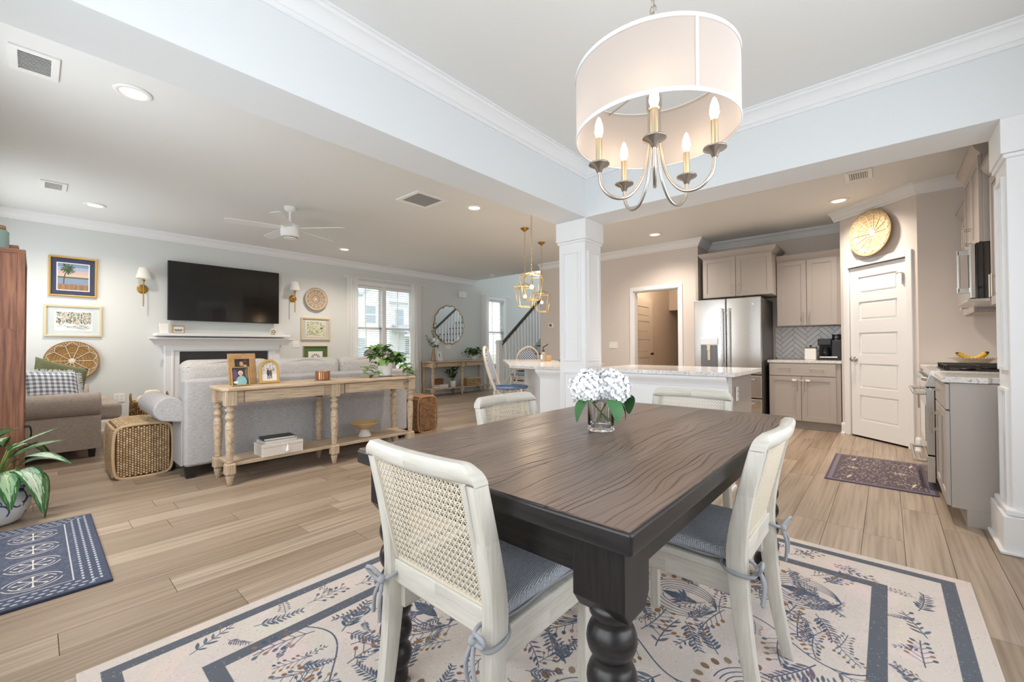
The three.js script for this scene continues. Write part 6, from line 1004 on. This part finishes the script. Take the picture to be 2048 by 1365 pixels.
{
  const b = thing('fruit_bowl', 'beaded clear glass bowl on the counter past the range', 'bowl', [5.62, 0.911, 0.58]);
  add('bowl', lathe([[0, 0.01], [0.05, 0.006], [0.06, 0], [0.065, 0.006], [0.11, 0.045], [0.15, 0.075], [0.152, 0.08], [0.145, 0.08], [0.1, 0.05], [0.05, 0.02], [0, 0.018]], 36), phy(0xd9d2c4, 0.1, { transmission: 0.7, thickness: 0 }), b); add('beads', Array.from({ length: 44 }, (_, i) => ball(0.0065, Math.cos(i * 0.1428) * 0.152, 0.08, Math.sin(i * 0.1428) * 0.152, 6)), phy(0xe6e2da, 0.1, { transmission: 0.5, thickness: 0 }), b);
  for (const [dz, a, lab] of [[-0.03, 1.2, 'ripe banana nearest the front of glass bowl'], [0.03, 1.35, 'ripe banana at the back of the glass bowl']]) { const n = thing('banana', lab, 'fruit', [5.6 + dz * 1.2, 0.965, 0.57], a); const c = new THREE.CatmullRomCurve3([V(-0.09, 0.07, 0), V(-0.05, 0.035, 0), V(0, 0.022, 0), V(0.06, 0.045, 0), V(0.085, 0.065, 0)]); const g = new THREE.TubeGeometry(c, 16, 0.017, 8); add('peel', [g], std(0xd9ac2e, 0.5), n); add('stem_tip', [ball(0.011, -0.095, 0.075, 0, 8), ball(0.009, 0.09, 0.068, 0, 8)], std(0x4a3826, 0.7), n); }
  const k = thing('cookbook', 'white cookbook with pasta cover standing by the wall', 'book', [5.72, 0.911, 0.84], Math.PI);
  const cov = canvasTex(200, 280, (c, w, h) => { c.fillStyle = '#d9d6d2'; c.fillRect(0, 0, w, h); c.fillStyle = '#5a5856'; c.font = '26px serif'; c.textAlign = 'center'; c.fillText('CLASSIC', 100, 66); c.fillText('CUISINE', 100, 96); const Q = lcg(4); for (let i = 0; i < 260; i++) { const a = Q() * 6.28, r = Math.sqrt(Q()) * 72; blob(c, 100 + Math.cos(a) * r, 195 + Math.sin(a) * r, 9, 5, ['#a8742c', '#c99a48', '#6a4424', '#d9b25c'][i % 4]); } });
  add('cover', [rbx(0.2, 0.28, 0.022, 0, 0.14, 0, 0.002)].map((g) => g.rotateX(-0.12)), std(0xd9d6d2, 0.4), k); add('cover_print', new THREE.PlaneGeometry(0.2, 0.28).translate(0, 0.14, 0.0118).rotateX(-0.12), std(0xffffff, 0.4, { map: cov }), k);
}
// pendants over the bar
function pendant(x, z, label) {
  const p = thing('lantern_pendant', label, 'pendant light', [x, 0, z], 0.5, 'gold lantern pendants'), a = 0.125, b = 0.085, yt = 1.955, yb = 1.675, r = 0.0055, e = (p0, p1) => tube([p0, p1], r, 1, 6);
  const T4 = [[-a, yt, -a], [a, yt, -a], [a, yt, a], [-a, yt, a]], B4 = [[-b, yb, -b], [b, yb, -b], [b, yb, b], [-b, yb, b]], l = [];
  for (let i = 0; i < 4; i++) l.push(e(T4[i], T4[(i + 1) % 4]), e(B4[i], B4[(i + 1) % 4]), e(T4[i], B4[i]), e(T4[i], [0, yt + 0.06, 0])); add('cage', l, M.brass, p);
  add('candle', [cyl(0.008, 0.008, 0.1, 0, 1.88, 0, 10), cyl(0.014, 0.014, 0.05, 0, 1.85, 0, 12), cyl(0.004, 0.004, 0.07, 0, 1.95, 0, 8)], M.brass, p);
  add('bulb', ball(0.026, 0, 1.825, 0, 14), std(0xfff0d8, 0.4, { emissive: 0xffe2b8, emissiveIntensity: 4 }), p); const L = new THREE.PointLight(0xffdcae, 0.3, 0, 2); L.position.set(0, 1.825, 0); L.castShadow = true; p.add(L);
  for (let i = 0; i < 30; i++) { const g = new THREE.TorusGeometry(0.009, 0.002, 5, 12).scale(1, 1.6, 1); if (i % 2) g.rotateY(Math.PI / 2); add('chain_link', g.translate(0, 2.03 + i * 0.0245, 0), M.brass, p); }
  add('ceiling_canopy', lathe([[0, CEIL - 0.05], [0.012, CEIL - 0.05], [0.03, CEIL - 0.03], [0.058, CEIL - 0.012], [0.058, CEIL]], 24), M.brassOld, p);
}
pendant(4.63, -3.85, 'gold cage lantern pendant with its canopy visible left of chain'); pendant(3.95, -3.18, 'largest gold cage lantern pendant, nearest the beam'); pendant(5.44, -4.17, 'rightmost and farthest gold cage lantern pendant');
// bistro stools
function stool(label, pos, turn) {
  const s = thing('bistro_stool', label, 'stool', pos, turn, 'woven bistro stools'), bamboo = std(0xd9cdbb, 0.5), wv = canvasTexOnce, H = 0.63;
  const seatShape = new THREE.Shape(); seatShape.absellipse(0, 0, 0.2, 0.195, 0, 6.2832); add('seat', uvBox(extr(seatShape, 0.025, 0.008).rotateX(-Math.PI / 2).translate(0, H, 0)), wv, s); add('seat_ring', new THREE.TorusGeometry(0.2, 0.016, 8, 36).rotateX(Math.PI / 2).translate(0, H + 0.008, 0), std(0x6f86a4, 0.6), s);
  const back = new THREE.Shape(); back.moveTo(-0.17, 0); back.lineTo(0.17, 0); back.bezierCurveTo(0.2, 0.24, 0.12, 0.34, 0, 0.35); back.bezierCurveTo(-0.12, 0.34, -0.2, 0.24, -0.17, 0);
  add('back_weave', uvBox(extr(back, 0.012, 0.003).rotateX(-0.22).translate(0, H + 0.09, -0.2)), wv, s);
  add('back_hoop', tube([[-0.19, H - 0.02, -0.14], [-0.195, H + 0.15, -0.21], [-0.16, H + 0.38, -0.275], [0, H + 0.475, -0.3], [0.16, H + 0.38, -0.275], [0.195, H + 0.15, -0.21], [0.19, H - 0.02, -0.14]], 0.017, 48, 8), bamboo, s);
  for (const [x, z] of [[-0.16, -0.15], [0.16, -0.15], [-0.16, 0.15], [0.16, 0.15]]) add('leg', tube([[x * 1.25, 0, z * 1.25], [x, H, z]], 0.016, 2, 8), bamboo, s);
  for (const y of [0.2, 0.34]) add('footrest', new THREE.TorusGeometry(0.235 - y * 0.05, 0.009, 6, 32).rotateX(Math.PI / 2).translate(0, y, 0), bamboo, s);
  for (const a of [0, 1, 2, 3]) add('brace', tube([[-0.13, H - 0.02, 0.17], [0, H - 0.1, 0.19], [0.13, H - 0.02, 0.17]], 0.008, 12, 6).rotateY(a * Math.PI / 2), bamboo, s);
}
const canvasTexOnce = std(0xffffff, 0.7, { map: rep(dataTex(64, 64, (u, v) => { const k = ((u * 8 | 0) + (v * 8 | 0)) % 2; return k ? [92, 112, 146] : [222, 226, 230]; }), 6, 6) });
stool('blue woven bistro stool at the near corner of the bar', [3.72, 0, -3.33], 0.6); stool('blue woven bistro stool behind the far side of the bar', [5.56, 0, -4.68], 2.6);
// on the bar
{
  const b = thing('soap_bottle', 'amber soap bottle with bronze pump on bar counter', 'bottle', [4.62, 0.907, -3.52]); add('bottle', lathe([[0, 0], [0.036, 0], [0.038, 0.01], [0.038, 0.1], [0.03, 0.12], [0.014, 0.13], [0.014, 0.14], [0, 0.14]], 24), phy(0xd9d0c2, 0.1, { transmission: 0.6, thickness: 0 }), b); add('label', new THREE.CylinderGeometry(0.0385, 0.0385, 0.06, 20, 1, true, 3.2, 1.8).translate(0, 0.06, 0), M.white, b); add('pump', [cyl(0.017, 0.017, 0.02, 0, 0.135, 0, 14), cyl(0.005, 0.005, 0.05, 0, 0.15, 0, 8), tube([[0, 0.2, 0], [0.03, 0.215, 0.02], [0.06, 0.235, 0.03]], 0.007, 8, 6), tube([[0, 0.19, 0], [-0.03, 0.2, 0.02], [-0.045, 0.17, 0.03]], 0.006, 8, 6)], std(0x4a3428, 0.4, { metalness: 0.7 }), b);
  const f = thing('kitchen_faucet', 'bronze gooseneck kitchen faucet behind the column', 'faucet', [4.72, 0.907, -3.3], -0.4); add('neck', tube([[0, 0, 0], [0, 0.13, 0], [0.0, 0.17, 0.03], [0, 0.175, 0.09], [0, 0.14, 0.13]], 0.012, 24, 8), std(0x4a3428, 0.35, { metalness: 0.8 }), f); add('base', cyl(0.025, 0.02, 0.03, 0, 0, 0, 16), std(0x4a3428, 0.35, { metalness: 0.8 }), f);
  const c = thing('wood_cup', 'small pale wooden cup beside the faucet', 'cup', [4.82, 0.907, -3.58]); add('cup', lathe([[0, 0], [0.035, 0], [0.042, 0.08], [0.038, 0.08], [0.032, 0.008], [0, 0.008]], 20), std(0xd3a97c, 0.6), c); add('cup_base', lathe([[0, -0.0005], [0.037, -0.0005], [0.037, 0.006], [0, 0.006]], 20), std(0xb98a5c, 0.6), c);
}
{
  const t = thing('thermostat', 'small white thermostat on the wall by the stairs', 'thermostat', [DW - 0.001, 1.535, -5.06], -Math.PI / 2); add('case', rbx(0.13, 0.1, 0.025, 0, 0, 0.012, 0.006), M.plastic, t); add('screen', bx(0.06, 0.05, 0.002, -0.01, 0.003, 0.0255), std(0x5c7468, 0.3), t);
}
// ================================================================ stairs
{
  const s = thing('staircase', 'white staircase with dark treads and dark handrail', 'staircase', [0, 0, 0]); s.userData.kind = 'structure'; delete s.userData.category;
  const z0 = -6.32, z1 = -5.345, run = 0.242, rise = 0.19, x0 = 6.83, dark = std(0x4a4540, 0.4);
  for (let i = 0; i < 13; i++) { const st = add('riser', rspan(x0 + i * run, x0 + i * run + 0.02, i * rise, (i + 1) * rise - 0.025, z0, z1, 0.002), M.trim, s); add('tread', rspan(x0 + i * run - 0.025, x0 + (i + 1) * run + 0.02, (i + 1) * rise - 0.026, (i + 1) * rise, z0 + 0.02, z1, 0.006), dark, st); }
  const top = (x) => 0.398 + 0.785 * (x - 7.0);
  add('stringer', [extr(shapeOf([[x0 - 0.05, 0], [x0 - 0.05, top(x0 - 0.05)], [10, top(10)], [10, top(10) - 0.34], [x0 + 0.3, 0]]), 0.04, 0.003).translate(0, 0, z0 - 0.045)], M.trim, s);
  const rail = (x) => 1.154 + 0.785 * (x - 6.81);
  add('newel', [rspan(6.685, 6.785, 0, 1.19, z0 - 0.075, z0 + 0.025, 0.004), rspan(6.67, 6.8, 1.19, 1.215, z0 - 0.09, z0 + 0.04, 0.006), rspan(6.68, 6.79, 1.215, 1.255, z0 - 0.08, z0 + 0.03, 0.012), rspan(6.672, 6.798, 0, 0.16, z0 - 0.088, z0 + 0.038, 0.006)], M.trim, s);
  for (let x = 6.88; x < 9.6; x += 0.112) add('baluster', span(x - 0.016, x + 0.016, top(x) - 0.02, rail(x) + 0.01, z0 - 0.041, z0 - 0.009), M.trim, s);
  add('handrail', [extr(shapeOf([[6.74, rail(6.74) - 0.03], [6.74, rail(6.74) + 0.04], [9.8, rail(9.8) + 0.04], [9.8, rail(9.8) - 0.03]]), 0.06, 0.012).translate(0, 0, z0 - 0.055)], dark, s);
}
// ================================================================ outside
struct('ground', span(-30, 60, -0.6, -0.4, -80, -8.3), std(0x9aa88a, 0.95), 'lawn outside the windows');
{
  const h = thing('neighbour_house', 'white clapboard house with grey roof seen through the window', 'house', [19, -0.4, -32]), wh = std(0xe6eaee, 0.8), rf = std(0xb4bac2, 0.9), gl = std(0x93a3b0, 0.2);
  add('wall', span(-9, 11, 0, 5.6, -8, 0), wh, h); const sd = []; for (let y = 0.1; y < 5.5; y += 0.2) sd.push(bx(20, 0.18, 0.02, 1, y + 0.1, 0.01).rotateX(0)); stuff(add('siding', sd, wh, h));
  for (const k of [-1, 1]) add('roof_slope', bx(21, 0.2, 5.6).rotateX(k * 0.6).translate(1, 7.0, -4 + k * 2.25), rf, h);
  add('gable_end', extr(shapeOf([[0, 5.5], [8, 5.5], [4, 8.4]]), 0.2).rotateY(Math.PI / 2).translate(-9, 0, 0), wh, h);
  add('eave', span(-9.5, 11.5, 5.4, 5.65, 0, 0.6), M.trim, h);
  add('gable', [extr(shapeOf([[-2.6, 0], [2.6, 0], [2.6, 5.6], [0, 7.9], [-2.6, 5.6]]), 1.2, 0).translate(-2.2, 0, 0.1)], wh, h);
  const gr = (a) => bx(3.9, 0.15, 1.8).rotateZ(a).translate(-2.2 - Math.sign(a) * -1.5, 6.85, 0.7); add('gable_roof', [gr(0.72), gr(-0.72)], rf, h);
  add('porch_roof', extr(shapeOf([[0, 2.9], [2.2, 2.6], [2.2, 2.75], [0, 3.5]]), 9, 0.01).rotateY(-Math.PI / 2).translate(10.5, 0, 0), rf, h); for (const x of [2.2, 4.4, 7, 10]) add('porch_post', span(x - 0.12, x + 0.12, 0, 2.65, 1.9, 2.1), M.trim, h); add('porch_beam', span(1.5, 10.5, 2.45, 2.7, 1.85, 2.15), M.trim, h);
  for (const [x, y, z] of [[-2.9, 3.4, 1.32], [-1.3, 3.4, 1.32], [2.2, 3.4, 0.03], [4.6, 3.4, 0.03], [7.6, 3.4, 0.03], [-2.2, 0.8, 1.32], [3.2, 0.8, 0.03], [5.2, 0.8, 0.03], [8.4, 0.8, 0.03], [-6, 3.4, 0.03], [-6, 0.8, 0.03]]) { const w = add('window', [span(x - 0.5, x + 0.5, y - 0.05, y + 1.5, z, z + 0.05)], M.trim, h); add('pane', [span(x - 0.42, x + 0.42, y + 0.03, y + 0.7, z + 0.03, z + 0.06), span(x - 0.42, x + 0.42, y + 0.76, y + 1.42, z + 0.03, z + 0.06)], gl, w); }
}
renderer.render(scene, camera);
